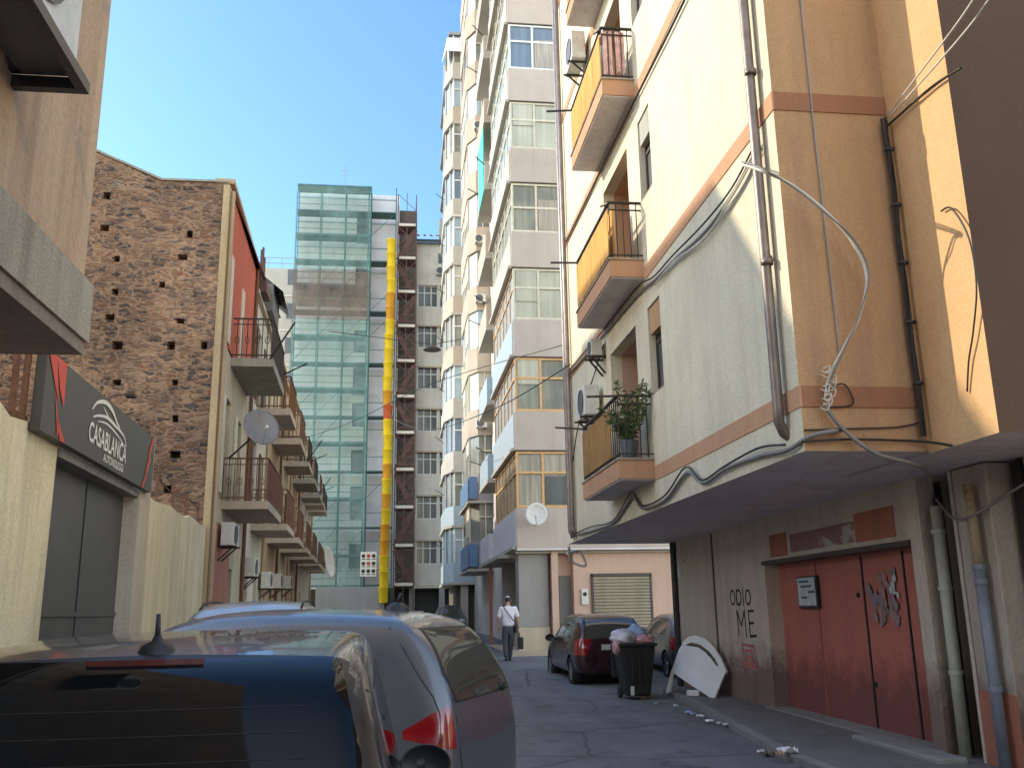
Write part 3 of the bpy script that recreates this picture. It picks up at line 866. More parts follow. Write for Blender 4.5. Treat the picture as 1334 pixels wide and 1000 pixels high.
# ------------------------------------------------------------------ OCHRE BUILDING at the right edge
ob = thing('apartment_building', 'ochre building at the right edge with a sunlit strip and a deep brown front', 'building', (8, 3, 0))
wb = MB(); wb.quad((4.9, 6.91, 2.95), (4.9, 7.95, 2.95), (4.9, 7.95, 20.5), (4.9, 6.91, 20.5)); wb.build('side_wall', M['ochre'], ob)
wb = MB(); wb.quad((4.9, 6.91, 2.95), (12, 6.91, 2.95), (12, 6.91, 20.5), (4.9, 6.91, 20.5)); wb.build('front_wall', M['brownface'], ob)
wb = MB(); wb.quad((4.9, 6.91, 2.962), (12, 6.91, 2.962), (12, 9.65, 2.962), (4.9, 9.65, 2.962)); wb.build('soffit', M['soffit'], ob)
wb = MB(); wb.quad((4.9, 6.91, 20.5), (12, 6.91, 20.5), (12, 9.65, 20.5), (4.9, 9.65, 20.5)); wb.build('roof', M['soffit'], ob)
# under it: dark recess, pillar, graffiti wall
wb = MB(); wb.quad((6.35, 8.2, 0), (6.35, 9.65, 0), (6.35, 9.65, 2.97), (6.35, 8.2, 2.97)); wb.build('recess_wall', M['darkwall'], ob)
MB().box(5.78, 6.34, 8.45, 9.02, .0, 2.95).build('pillar', M['pillar'], ob, bevel=.015)
MB().box(5.772, 5.779, 8.44, 9.03, .0, .75).build('dado', M['patchred'], ob)
MB().box(5.78, 5.86, 9.03, 9.09, .0, 2.95).build('pillar_edge', M['rowwhite'], ob)
wb = MB(); wb.box(6.02, 6.4, 2.0, 8.2, .0, 2.95); wb.build('ground_floor_wall', M['tan'], ob)
MB().box(6.012, 6.019, 2.0, 8.199, .0, .8).build('dado', M['patchred'], ob)
MB().box(5.99, 6.35, 8.22, 8.36, 0, 2.94).build('post', M['black'], ob)
# pipes
MB().tube([(5.80, 9.42, .07), (5.80, 9.40, 2.62)], .062, 14).build('green_downpipe', M['greenpipe'], ob, smooth=True)
for z in (.9, 1.75, 2.35): MB().lathe([(.062, -.02), (.075, -.02), (.075, .02), (.062, .02)], (5.80, 9.41, z), 'z', 14).build('pipe_collar', M['greenpipe'], ob)
MB().tube([(5.93, 9.56, .07), (5.93, 9.56, 2.9)], .05, 10).build('black_downpipe', M['blackpipe'], ob, smooth=True)
MB().tube([(5.69, 8.62, .07), (5.69, 8.62, 1.95)], .055, 14).build('blue_downpipe', M['bluepipe'], ob, smooth=True)
MB().tube([(5.69, 8.62, 1.952), (5.69, 8.62, 2.75)], .048, 14).build('rusty_downpipe', plaster('rusty_pipe', (0.42, 0.33, 0.22), (0.25, 0.09, 0.04), 0.9, 12, 0.4, patch=(0.30, 0.13, 0.06)), ob, smooth=True)
for z in (.8, 1.8, 1.94): MB().lathe([(.055, -.025), (.068, -.025), (.068, .025), (.055, .025)], (5.69, 8.62, z), 'z', 14).build('pipe_collar', M['bluepipe'], ob)
gr = MB()
strokes(gr, [[(.0, .1), (.1, .6), (.3, .7), (.55, .2), (.7, .0)], [(.45, 1.7), (.1, 1.5), (.4, 1.1), (.75, 1.4), (.5, 1.75), (.9, 1.9)], [(.2, 1.3), (.35, 2.1)]], 8.05, 2.15, .7, .36, w=.045, xf=lambda y: 6.012)
tag(gr.build('graffiti', M['graffiti']), 'black sprayed scrawl on the tan wall at the right edge', 'graffiti')

# ------------------------------------------------------------------ loose cables on the facades


def cable(label, pts, r, mat, n=6, k=6, group=None):
    o = MB().tube(spline(pts, k), r, n).build('cable', M[mat], None, smooth=True)
    return tag(o, label, 'cable', group)


c1 = [(3.66, 8.3, 6.20), (3.64, 9.0, 6.02), (3.65, 10.0, 5.98), (3.64, 11.2, 6.1), (3.66, 12.2, 6.18), (3.66, 13.2, 6.30), (3.66, 15.6, 6.38), (3.66, 18.8, 6.5)]
cable('thick grey cable sagging along the upper terracotta band of the cream facade', c1, .022, 'cablegrey')
cable('thin black cable running along the upper terracotta band above the grey one', [(a - .02, b_, c + .07 + .03 * math.sin(b_ * 2)) for a, b_, c in c1], .012, 'cableblack')
cable('pale cable twisted under the thick grey one on the cream facade', [(a - .01, b_, c - .05 + .03 * math.sin(b_ * 3)) for a, b_, c in c1[:5]], .012, 'cablewhite')
c2 = [(3.67, 8.05, 9.28), (3.66, 9.5, 9.30), (3.66, 11, 9.32), (3.66, 12.8, 9.38), (3.66, 18.8, 9.5)]
cable('black cable running under the highest terracotta band of the cream facade', c2, .02, 'cableblack')
c3 = [(4.05, 7.9, 3.16), (3.75, 7.9, 3.10), (3.64, 8.2, 3.02), (3.66, 8.9, 3.08), (3.66, 9.9, 3.10), (3.66, 10.7, 3.05), (3.66, 11.3, 3.26), (3.66, 12.3, 3.04), (3.66, 13.5, 3.05), (3.66, 14.1, 3.28), (3.66, 15.4, 3.02), (3.66, 17.2, 3.03), (3.66, 18.7, 3.08)]
cable('thick grey cable sagging along the bottom edge of the overhanging facade', c3, .024, 'cablegrey')
cable('thin black cable looping beside the thick one at the bottom edge of the facade', [(a - .015, b_, c + .05 + .03 * math.sin(b_ * 2.3)) for a, b_, c in c3[2:]], .012, 'cableblack')
# the big pale loop in front of the orange end wall
lp = [onX(966, 215, 3.62), onY(985, 220, 7.80), onY(1030, 240, 7.72), onY(1075, 275, 7.68), onY(1110, 315, 7.68), onY(1129, 360, 7.70), onY(1120, 410, 7.74), onY(1098, 455, 7.80), onY(1080, 490, 7.88), onY(1075, 520, 7.9)]
cable('pale loop of cable hanging in a wide curve over the orange end wall', lp, .014, 'cablewhite')
cable('second strand twisted with the pale cable loop over the orange wall', [p + Vector((.02 * math.sin(i * 1.7), -.02, .03 * math.cos(i * 1.3))) for i, p in enumerate(lp)], .009, 'cablegrey')
kn = MB()
for k in range(9):
    a = onY(1076 + random.uniform(-6, 6), 480 + k * 6, 7.88)
    kn.tube(spline([a, a + Vector((.05, -.03, .02)), a + Vector((.03, -.02, -.05)), a + Vector((-.03, -.01, -.02))], 4), .006, 5)
tag(kn.build('cable_knot', M['cablewhite']), 'frayed pale knot of cable ends at the foot of the big loop', 'cable')
cable('black cable crossing low on the orange end wall and dropping to the green pipe', [onY(1075, 530, 7.88), onY(1100, 560, 7.85), onY(1140, 590, 7.8), onY(1185, 603, 7.9), onY(1208, 615, 8.4), (5.78, 9.4, 2.72)], .02, 'cablegrey')
cable('thin dark cable drooping level along the foot of the orange end wall', [onY(1045, 575, 7.9), onY(1100, 572, 7.9), onY(1160, 573, 7.9), onY(1205, 575, 7.88), onX(1240, 580, 4.86)], .012, 'cableblack')
cable('frayed thin cable nailed across the lower orange end wall', [onY(1048, 560, 7.93), onY(1110, 558, 7.93), onY(1170, 556, 7.93), onY(1205, 548, 7.93)], .008, 'cableblack')
cable('short looped wire hanging on the lower terracotta band of the orange wall', [onY(1078, 505, 7.92), onY(1098, 500, 7.9), onY(1108, 512, 7.9), onY(1110, 527, 7.92), onY(1080, 530, 7.93)], .008, 'cableblack')
# vertical bundle in the inner corner
vc = MB()
for q in range(4):
    vc.tube([(4.84 + .012 * math.sin(z * 3 + q * 1.6) - .02 * (q % 2), 7.88 + .014 * math.cos(z * 2.5 + q), z) for z in [3.1 + .25 * k for k in range(14)]], .013, 5)
for z in (3.6, 4.2, 4.8, 5.4, 6.0): vc.lathe([(.045, -.01), (.05, -.01), (.05, .01), (.045, .01)], (4.84, 7.88, z), 'z', 8)
tag(vc.build('cable_bundle', M['cableblack']), 'dark bundle of cables running down the inner corner of the orange wall', 'cable')
P0 = Vector((4.84, 7.86, 6.35))
cable('uppermost pale wire rising from the inner corner towards the upper right', [P0, onY(1240, 40, 6.4), onY(1275, -10, 5.9), onY(1330, -80, 5.0)], .009, 'cablewhite')
cable('second pale wire rising just below the uppermost one', [P0 + Vector((0, -.02, -.04)), onY(1250, 50, 6.4), onY(1292, -5, 5.9), onY(1350, -80, 5.0)], .009, 'cablewhite')
cable('dark wire rising from the inner corner across the sunlit ochre strip', [P0 + Vector((0, 0, -.1)), onX(1212, 115, 4.86), onX(1253, 88, 4.86)], .012, 'cableblack')
cable('thin dark wire hanging in a bow on the sunlit ochre strip', [onX(1226, 275, 4.87), onX(1240, 272, 4.86), onX(1262, 310, 4.85), onX(1272, 370, 4.85), onX(1268, 430, 4.86), onX(1262, 470, 4.87), onX(1260, 510, 4.88)], .009, 'cableblack')
cable('grey cable hanging under the ochre soffit from pipe to graffiti wall', [(5.78, 9.35, 2.7), (5.66, 8.9, 2.45), (5.64, 8.6, 2.42), (5.85, 8.3, 2.6), (6.0, 8.0, 2.75)], .015, 'cablegrey')
cable('black cable looping down on the tan graffiti wall', [(6.0, 8.1, 2.9), (6.0, 7.95, 2.6), (6.0, 8.0, 2.45), (6.0, 7.7, 2.3)], .012, 'cableblack')
cable('thin wire spanning the street from the cream facade to the scaffolded house', [(3.6, 18.5, 6.6), (2.5, 24, 6.8), (1.2, 36, 8.6), (-.3, 50, 12), (-1.5, 64, 16.5)], .012, 'cableblack')
cable('lower thin wire spanning the street towards the balcony row', [(3.64, 19.0, 7.2), (1.0, 26, 8.0), (-1.6, 34, 8.5), (-3.9, 42, 9.4)], .010, 'cableblack')
cable('wire tangle strand curling at the far lower corner of the cream facade', [(3.6, 19.3, 2.9), (3.7, 19.6, 2.6), (4.0, 19.6, 2.5), (3.9, 19.7, 2.8), (3.6, 19.5, 2.75)], .03, 'cablewhite')
cable('dark wires dropping from second balcony to the far lower pipe', [(3.66, 15.6, 6.2), (3.66, 17.2, 5.6), (3.66, 18.2, 5.2), (3.65, 18.8, 4.6)], .012, 'cableblack')

# AC units on the cream facade
ac_unit('white air conditioner beside the lowest balcony of the cream facade', (FX, 16.35, 5.0), w=.8)
ac_unit('small white air conditioner tucked under the second balcony slab', (FX, 15.75, 6.0), w=.36, h=.3, d=.2)
ac_unit('grey stained air conditioner beside the third balcony of the cream facade', (FX, 16.3, 12.2), w=.75, h=.6)

# things on the balconies
pl = thing('potted_plant', 'tall leafy potted plant behind the railing of the lowest balcony', 'plant', (3.38, 13.1, 3.71))
MB().lathe([(.005, 3.712), (.10, 3.712), (.14, 4.0), (.12, 4.0), (.11, 3.96), (.005, 3.96)], (3.40, 13.12, 0), 'z', 16).build('pot', M['pot'], pl)
lf = MB(); random.seed(5)
st_ = MB()
for s_i in range(26):
    a = random.uniform(0, 2 * PI); sp = random.uniform(.03, .38)
    top = Vector((3.40 + sp * math.cos(a), 13.12 + sp * 1.3 * math.sin(a), random.uniform(4.3, 4.85)))
    base_ = Vector((3.40, 13.12, 3.95))
    pts = [base_.lerp(top, t) + Vector((0, 0, .08 * math.sin(t * PI))) for t in (0, .3, .6, 1)]
    st_.tube(pts, [.008, .007, .005, .003], 5)
    for q in range(40):
        t = random.uniform(.15, 1.05); p = base_.lerp(top, t)
        d = Vector((random.uniform(-1, 1), random.uniform(-1, 1), random.uniform(-.3, 1))).normalized() * random.uniform(.07, .14)
        sd_ = d.cross(Vector((random.random(), random.random(), .3))).normalized() * .014
        lf.cur = random.choice((0, 0, 1))
        lf.quad(p, p + d * .5 + sd_, p + d, p + d * .5 - sd_)
st_.build('stem', M['leaf'], pl); lf.build('foliage', [M['leaf'], M['leaf2']], pl)
cl = MB()
for y0_, w_, zt_, zb_ in ((12.97, .0, 10.7, 9.9), (12.97, .2, 10.7, 9.95)):
    for k in range(8):
        x = 3.22 + w_ + .02 * k
        cl.quad((x, 12.93 - .02 * (k % 2), zt_), (x + .02, 12.93 - .02 * ((k + 1) % 2), zt_), (x + .02, 12.93 - .03 * ((k + 1) % 2), zb_ + .03 * math.sin(k)), (x, 12.93 - .03 * (k % 2), zb_ + .03 * math.sin(k - 1)))
tag(cl.build('laundry', M['clothpink']), 'pink and white laundry hanging over the end of the third balcony', 'laundry')
cl = MB()
for k in range(10):
    x = 3.2 + .025 * k
    cl.quad((x, 13.4 - .02 * (k % 2), 10.75), (x + .025, 13.4 - .02 * ((k + 1) % 2), 10.75), (x + .025, 13.42, 10.0), (x, 13.42, 10.0))
tag(cl.build('laundry', M['clothwhite']), 'white sheet drying inside the third balcony behind the pink laundry', 'laundry')
wd = MB()
for k in range(3): wd.box(3.4, 3.44, 13.55 + .35 * k, 13.86 + .35 * k, 6.76, 7.9)
tag(wd.build('folded_screen', M['screen']), 'orange folding screen standing on the second balcony', 'screen')

# ------------------------------------------------------------------ GREY TOWER behind the cream block
TY = 28.0
gt = thing('apartment_tower', 'tall grey-brown apartment tower with stacked windows behind the cream block', 'building', (6, 31, .3))
TX = 3.64
cw = MB(); cw.box(TX + .10, 12, TY + .10, 34.3, 3.42, 36); cw.build('core_wall', M['white'], gt)
cw = MB(); cw.box(4.35, 12, 34.3, 40.5, gz(30), 37.5); cw.build('set_back_wall', M['palegrey'], gt)
fl = [3.42 + 3.005 * i for i in range(11)]
frames = ['woodframe', 'woodframe', 'creamframe', 'creamframe', 'creamframe', 'whiteframe', 'whiteframe', 'creamframe', 'whiteframe', 'whiteframe', 'whiteframe']
glz = ['cwin_beige', 'cwin_green', 'cwin_cream', 'cwin_green', 'cwin_cream', 'cwin_blue', 'cwin_blue', 'cwin_cream', 'cwin_blue', 'cwin_blue', 'cwin_blue']
for i, z in enumerate(fl):
    sp = MB(); sp.box(TX, 12, TY, TY + .098, z, z + 1.22); sp.build('spandrel', M['towergrey'], gt)
    sp = MB(); sp.box(TX, 12, TY, TY + .098, z + 2.97, z + 3.003); sp.build('floor_edge', M['darkwall'], gt)
    MB().box(5.33, 12, TY + .002, TY + .098, z + 1.221, z + 2.969).build('pier', M['towergrey'], gt)
    window(gt, 'y', TY + .09, TX + .02, 5.32, z + 1.23, z + 2.96, M[frames[i]], M[glz[i]], 2, .62 if i != 3 else .5, .07, .05, -1)
    if i in (1, 2, 4, 7):
        bl = MB().box(TX + .12, 4.44, TY + .055, TY + .062, z + 2.35 - .25 * (i % 3), z + 2.9); bl.build('roller_blind', M['cwin_cream'], gt)
    if i in (0, 3, 5, 8):
        bl = MB().box(4.56, 5.25, TY + .055, TY + .062, z + 1.32, z + 2.2 + .2 * (i % 2)); bl.build('inner_curtain', M['cwin_beige' if i % 2 else 'darkwin'], gt)
    # street side: panel, window band and projecting slab edge
    sp = MB(); sp.box(TX - .03, TX + .098, TY + .1, 34.2, z + .08, z + 1.18); sp.build('side_panel', M['whiterail' if i < 1 else ('skyrail' if i < 3 else 'white')], gt)
    sp = MB(); sp.box(TX - .12, TX + .098, TY + .1, 34.25, z - .02, z + .075); sp.build('slab_edge', M['white'], gt)
    window(gt, 'x', TX + .08, TY + .12, 34.15, z + 1.2, z + 2.94, M['creamframe' if i > 2 else 'woodframe'], M['cwin_sky' if i % 3 else 'cwin_green'], 6, .65, .06, .05, -1)
un = MB().box(TX, 12, TY, 34.3, 3.36, 3.418); un.build('soffit', M['soffit'], gt)
un = MB().box(TX - .4, 4.2, 29.6, 36.2, 3.22, 3.34); un.build('canopy', M['white'], gt)
# balconies further along the tower
for i, z in enumerate(fl):
    s_ = MB(); s_.box(3.42, 4.35, 34.6, 38.0, z - .12, z + .0); sl = s_.build('balcony_slab', M['white'], gt)
    r = MB(); r.box(3.44, 3.47, 34.62, 37.98, z + .02, z + .98); r.box(3.47, 4.34, 34.62, 34.65, z + .02, z + .98)
    r.build('railing_panel', M[('whiterail', 'skyrail', 'skyrail', 'peach', 'peach', 'white', 'peach', 'white', 'peach', 'white', 'peach')[i]], sl)
    window(gt, 'x', 4.33, 34.8, 37.6, z + .9, z + 2.5, M['whiteframe'], M['cwin_green'], 3, .7, .06, .03, -1)
    if i in (1, 3, 5, 7):
        MB().bar((3.44, 34.7, z + 1.0), (2.95, 34.2, z + 1.15), .03).build('drying_arm', M['iron'], sl); a = MB(); a.bar((3.44, 37.5, z + 1.0), (2.95, 37.2, z + 1.1), .03); a.build('drying_arm', M['iron'], sl)
# turquoise blind on a high balcony
MB().box(3.40, 3.43, 34.8, 37.0, 18.3, 21.2).build('awning_cloth', M['turquoise'], gt)
# columns and ground floor
for x0_, x1_, y0_, y1_ in ((3.72, 4.62, 28.35, 29.1), (3.74, 4.3, 32.5, 33.1)):
    MB().box(x0_, x1_, y0_, y1_, gz(28) + .8, 3.36).build('column', M['column'], gt)
    MB().box(x0_ - .02, x1_ + .02, y0_ - .02, y1_ + .02, gz(28) - .1, gz(28) + .79).build('column_base', M['beige'], gt)
b = MB(); b.box(5.4, 12, 28.3, 28.9, 0, 3.34); b.box(4.9, 5.39, 28.6, 33, 0, 3.34); b.build('ground_floor_wall', M['pinkwall'], gt)
b = MB(); b.box(4.70, 4.90, 28.15, 28.6, 0, 3.34); b.build('pilaster', M['pinkwall'], gt)
b = MB(); b.box(4.4, 4.9, 33.1, 40.5, .2, 3.2); b.build('rear_shop_wall', M['column'], gt)
b = MB(); b.box(4.38, 4.395, 33.5, 36, .2, 2.4); b.build('shop_shutter', M['shuttergrey'], gt)
b = MB(); b.box(4.99, 5.35, 28.56, 28.599, gz(28), 2.62); b.build('entrance_door', M['shuttergrey'], gt)
b = MB(); b.box(3.62, 12, 28.2, 28.28, 3.28, 3.355); b.build('ledge', M['white'], gt)
sh = MB()
for k in range(24):
    z = gz(28) + .05 + k * .095
    sh.prism([(28.28 - .0, z), (28.25, z + .02), (28.25, z + .07), (28.28, z + .09)], 'x', 6.0, 7.75)
sh.build('roller_shutter', M['shutter'], gt)
fr = MB(); fr.box(5.93, 5.99, 28.24, 28.299, .3, 2.62); fr.box(7.76, 7.82, 28.24, 28.299, .3, 2.62); fr.box(5.93, 7.82, 28.24, 28.299, 2.57, 2.66); fr.build('shutter_frame', M['darkframe'], gt)
ms = thing('meter_box', 'small white box with a dark dial on the pink wall beside the shutter', 'meter box', (5.72, 28.28, 1.9))
MB().box(5.62, 5.82, 28.24, 28.298, 1.75, 2.2).build('casing', M['acwhite'], ms)
MB().lathe([(.003, 0), (.06, 0), (.065, .01)], (5.72, 28.228, 2.05), 'y', 12).build('dial', M['black'], ms)
sat_dish('white satellite dish on the lowest spandrel of the grey tower', onY(699, 670, 27.55), .33, (-.25, -1, .15), (4.2, 28.0, 4.1), M['dish'])
# vertical red post of the arcade
tag(MB().box(3.35, 3.45, 33.6, 33.7, gz(33.6), 3.1).build('red_post', M['redwall']), 'thin dark red post standing at the arcade behind the walking man', 'post')

# peach bays further along (two towers)
pt = thing('apartment_tower', 'tall tower with peach bay windows further along the right side', 'building', (6, 44, .5))
MB().box(4.4, 12, 40.6, 50.5, .4, 38).build('core_wall', M['palegrey'], pt)
for i in range(12):
    z = 3.45 + 3.05 * i
    lit = i > 1  # shade put into the colour: lower bay panels grey, sunlit ones peach
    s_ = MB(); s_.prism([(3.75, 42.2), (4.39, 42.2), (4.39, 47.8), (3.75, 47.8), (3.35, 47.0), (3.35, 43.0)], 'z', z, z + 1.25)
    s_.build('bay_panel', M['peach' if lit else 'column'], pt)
    s_ = MB(); s_.prism([(3.8, 42.3), (4.39, 42.3), (4.39, 47.7), (3.8, 47.7), (3.42, 46.95), (3.42, 43.05)], 'z', z + 1.252, z + 3.04)
    wn_ = s_.build('bay_window', M[('cwin_green', 'cwin_green', 'cwin_cream', 'cwin_sky')[i % 4]], pt)
    f2 = MB(); f2.box(4.05, 4.1, 42.2, 42.29, z + 1.26, z + 3.04)
    f2.box(3.38, 3.46, 43.0, 43.08, z + 1.26, z + 3.04)
    f2.box(3.36, 3.41, 44.9, 44.98, z + 1.26, z + 3.04)
    f2.box(3.80, 4.38, 42.22, 42.29, z + 2.3, z + 2.36)
    f2.build('mullion', M['creamframe'], wn_)
    random.seed(i + 40)
    for q_ in range(2):
        if random.random() < .6:
            y_ = 43.1 + 1.95 * q_
            MB().box(3.395, 3.41, y_, y_ + 1.7, z + 3.0 - random.uniform(.4, 1.6), z + 3.0).build('roller_shutter', M[random.choice(('creamframe', 'palegrey', 'wooddoor'))], pt)
    if i in (0, 1):
        r = MB(); r.box(3.28, 3.32, 42.4, 47.5, z + .1, z + 1.1); r.box(3.32, 3.7, 42.15, 42.19, z + .1, z + 1.1); r.build('railing_panel', M['bluerail'], pt)
        MB().box(3.24, 4.39, 42.1, 47.9, z - .1, z - .01).build('slab_edge', M['white'], pt)
    if i in (2, 4, 5, 7):
        ac_unit('small air conditioner on the peach bay, floor %s up' % ('third', '', 'fifth', 'sixth', '', 'eighth')[i - 2], (3.9, 42.2, z + .3), 'y', -1, w=.5, h=.4)
# blue/white side balconies low down
for i, z in enumerate((3.3, 6.4)):
    pass
ft = thing('apartment_tower', 'far narrow tower with white framed chamfered bay windows and pale blue panels', 'building', (6, 54, .5))
MB().box(4.3, 12, 50.6, 62, .5, 39).build('core_wall', M['palegrey'], ft)
MB().box(3.3, 4.29, 51.6, 58, .5, 3.1).build('ground_floor', M['darkwall'], ft)
MB().box(3.55, 3.95, 51.2, 51.55, .4, 3.1).build('column', M['white'], ft)
ftop = 11
for i in range(ftop):
    z = 3.15 + 3.05 * i
    pan = ('skyrail', 'skyrail', 'white', 'white', 'peach', 'peach', 'white', 'white', 'white', 'peach', 'white')[i]
    oct_ = [(3.15, 51.0), (4.29, 51.0), (4.29, 58), (3.15, 58), (2.75, 57), (2.75, 52.3)]
    s_ = MB(); s_.prism(oct_, 'z', z, z + 1.05); s_.build('bay_panel', M[pan], ft)
    s_ = MB(); s_.prism([(3.05, 50.93), (4.3 - .005, 50.93), (4.295, 58.1), (3.05, 58.1), (2.66, 57), (2.66, 52.2)], 'z', z - .14, z - .003); s_.build('slab_edge', M['white' if i != 7 else 'palegrey'], ft)
    s_ = MB(); s_.prism([(3.19, 51.08), (4.29, 51.08), (4.29, 57.9), (3.19, 57.9), (2.82, 57), (2.82, 52.35)], 'z', z + 1.052, z + 2.9)
    wn_ = s_.build('bay_window', M[('cwin_sky', 'cwin_green', 'cwin_blue', 'cwin_sky', 'cwin_green', 'cwin_cream', 'cwin_sky', 'cwin_blue', 'cwin_green', 'cwin_sky', 'cwin_green')[i]], ft)
    f2 = MB()
    for x in (3.17, 3.62, 4.2): f2.box(x, x + .07, 51.0, 51.075, z + 1.055, z + 2.9)
    f2.box(3.24, 4.2, 51.01, 51.075, z + 2.2, z + 2.27)
    f2.bar((3.0, 51.5, z + 1.06), (3.0, 51.5, z + 2.9), .08); f2.bar((2.78, 52.3, z + 1.06), (2.78, 52.3, z + 2.9), .08); f2.bar((2.78, 54.3, z + 1.06), (2.78, 54.3, z + 2.9), .08)
    f2.build('mullion', M['whiteframe'], wn_)
zt = 3.15 + 3.05 * ftop
MB().box(2.9, 4.29, 51.1, 58, zt, zt + .2).build('bay_roof', M['grey'], ft)
aw = MB(); aw.quad((2.7, 50.6, zt - 1.5), (3.7, 50.6, zt - 1.5), (3.7, 51.0, zt - .3), (2.8, 51.0, zt - .3)); aw.quad((2.7, 50.6, zt - 1.5), (2.8, 51, zt - .3), (2.75, 52, zt - .3), (2.5, 52, zt - 1.5))
aw.build('awning', M['clothwhite'], ft)
for i in range(8):
    z = 5 + 3.05 * i
    MB().bar((2.75, 53, z), (2.2, 52.9, z + .35), .03).build('drying_arm', M['iron'], ft)

# ------------------------------------------------------------------ END OF THE STREET: cream flats, scaffolded house
ea = thing('apartment_building', 'pale block of flats with white framed windows closing the end of the street', 'building', (4, 70, .5))
ew = MB()
hl = [(1.45, 2.98, 4.9 + 3.2 * i, 6.62 + 3.2 * i) for i in range(7)] + [(3.1, 4.8, 4.9 + 3.2 * i, 6.62 + 3.2 * i) for i in range(7)]
wall(ew, 'y', 67, -.1, 9, 3.3, 29.3, hl, .25, 1)
ew.build('facade_wall', M['palegrey'], ea)
for h in hl:
    window(ea, 'y', 67.24, h[0], h[1], h[2], h[3], M['whiteframe'], M['darkwin'], 3, .66, .07, .05, -1)
b = MB(); b.box(3.0, 3.6, 66.96, 67.05, 27.6, 28.4); b.build('window', M['darkwin'], ea)
for i in range(7):
    MB().box(-.1, 9, 66.93, 66.998, 3.3 + 3.2 * i + 1.5 - 1.5, 3.3 + 3.2 * i + .12).build('floor_band', M['beige'], ea)
b = MB(); b.box(-.1, 9, 68.5, 68.7, .4, 3.29); b.build('ground_floor_wall', M['black'], ea)
for x in (1.0, 3.1, 5.2): MB().box(x, x + .4, 66.9, 67.3, .4, 3.28).build('column', M['column'], ea)
MB().box(-.1, 9, 66.95, 68.5, 3.2, 3.29).build('soffit', M['darkwall'], ea)
rf = MB(); rf.quad((-.1, 66.6, 29.4), (9, 66.6, 29.4), (9, 72, 31.6), (-.1, 72, 31.6)); rf.quad((-.1, 66.6, 29.4), (9, 66.6, 29.4), (9, 66.6, 29.15), (-.1, 66.6, 29.15)); rf.quad((-.1, 66.6, 29.4), (-.1, 72, 31.6), (-.1, 72, 28), (-.1, 67, 28)); rf.build('roof', M['roofdark'], ea)
b = MB()
for k in range(7): b.bar((1.0 + k * .5, 67, 29.8 + k * .02), (1.0 + k * .5, 71, 31.6), .12, .1)
b.build('roof_beam', M['rooftile'], ea)
b = MB(); b.box(3.1, 3.5, 67.5, 67.9, 29.5, 31.6); b.build('chimney', M['white'], ea)
ac_unit('air conditioner high on the pale end block beside its topmost window', (3.2, 67.0, 26.6), 'y', -1, w=.8, h=.6)

sb = thing('scaffolded_building', 'tall pale building wrapped in green netted scaffolding at the street end', 'building', (-4, 70, .5))
sw = MB()
hl = []
for i, z in enumerate((28.6, 25.0, 20.1, 16.9, 14.6, 11.2, 8.0, 4.6)):
    hl.append((-3.2, -2.25, z, z + (1.7 if i % 3 else 2.3)))
wall(sw, 'y', 66, -7.45, -2.1, 3.3, 33.0, hl, .3, 1)
sw.quad((-7.45, 66, 3.3), (-7.45, 78, 3.3), (-7.45, 78, 33), (-7.45, 66, 33)); sw.quad((-7.45, 66, 33), (-2.1, 66, 33), (-2.1, 78, 33), (-7.45, 78, 33))
sw.build('facade_wall', M['scafwall'], sb)
for h in hl: window(sb, 'y', 66.28, h[0], h[1], h[2], h[3], M['darkframe'], M['darkwin'], 1, None, .06, .05, -1)
sw = MB(); sw.box(-2.1, 0, 65.95, 70, 3.3, 32.6); sw.build('stair_bay_wall', M['lavender'], sb)
sw = MB(); sw.box(-.4, 1.35, 66.4, 70, 3.3, 31.6); sw.build('dark_bay_wall', M['darkwall'], sb)
MB().box(-7.4, -.0, 65.9, 66.2, .4, 3.28).build('ground_floor_wall', M['darkwall'], sb)
sw = MB()
for z in (24.9, 24.2): sw.box(-7.44, -2.3, 65.86, 65.94, z - .6, z - .05)
sw.build('brown_cladding', plaster('bare_brown_render', (0.25, 0.21, 0.17), (0.1, 0.1, 0.1), 0.5, 20, .2), sb)

sc = thing('scaffolding', 'green scaffolding with decks and netting in front of the pale building', 'scaffolding', (-4, 64.6, .5))
p = MB()
xs_ = [-7.45, -5.75, -3.95, -2.1, -.25]
for x in xs_:
    for y in (64.3, 65.5): p.bar((x, y, .5), (x, y, 32.45), .10 if x == -2.1 else .07)
p.bar((-2.25, 64.28, .5), (-2.25, 64.28, 32.5), .1)
p.build('standard_poles', M['scafgreen'], sc)
lev = [3.4 + 1.93 * i for i in range(16)]
d = MB(); r = MB(); random.seed(3)
for i, z in enumerate(lev):
    MB().box(-7.5, -2.1 if i % 2 else -.25, 64.3, 65.5, z, z + (.16 if i % 2 else .07)).build('deck', M['scafdeck'], sc)
    if z > 31.3: continue
    r.bar((-7.45, 64.28, z + 1.0), (-.25, 64.28, z + 1.0), .05); r.bar((-7.45, 64.28, z + .5), (-2.1, 64.28, z + .5), .04)
    for a, b_ in zip(xs_, xs_[1:]):
        if random.random() < .45: r.bar((a, 64.26, z), (b_, 64.26, z + 1.93), .035)
r.build('guard_rail', M['scafgreen'], sc)
n_ = MB()
for i in range(8):
    z0, z1 = 3.3 + 3.75 * i, min(32.3, 3.3 + 3.75 * (i + 1) - .03)
    for a, b_ in ((-7.5, -5.8), (-5.78, -3.95), (-3.93, -2.1)):
        if (i == 5 and a < -3) : continue
        bul = random.uniform(-.06, .06)
        MB().quad((a, 64.2, z0), (b_, 64.2, z0), (b_, 64.2 + bul, z1), (a, 64.2 + bul, z1)).build('netting', M['net'], sc)
n_ = MB(); n_.quad((-7.5, 64.19, 22.05), (-2.1, 64.19, 22.05), (-2.1, 64.19, 25.7), (-7.5, 64.19, 25.7)); n_.build('brown_netting', M['netdark'], sc)
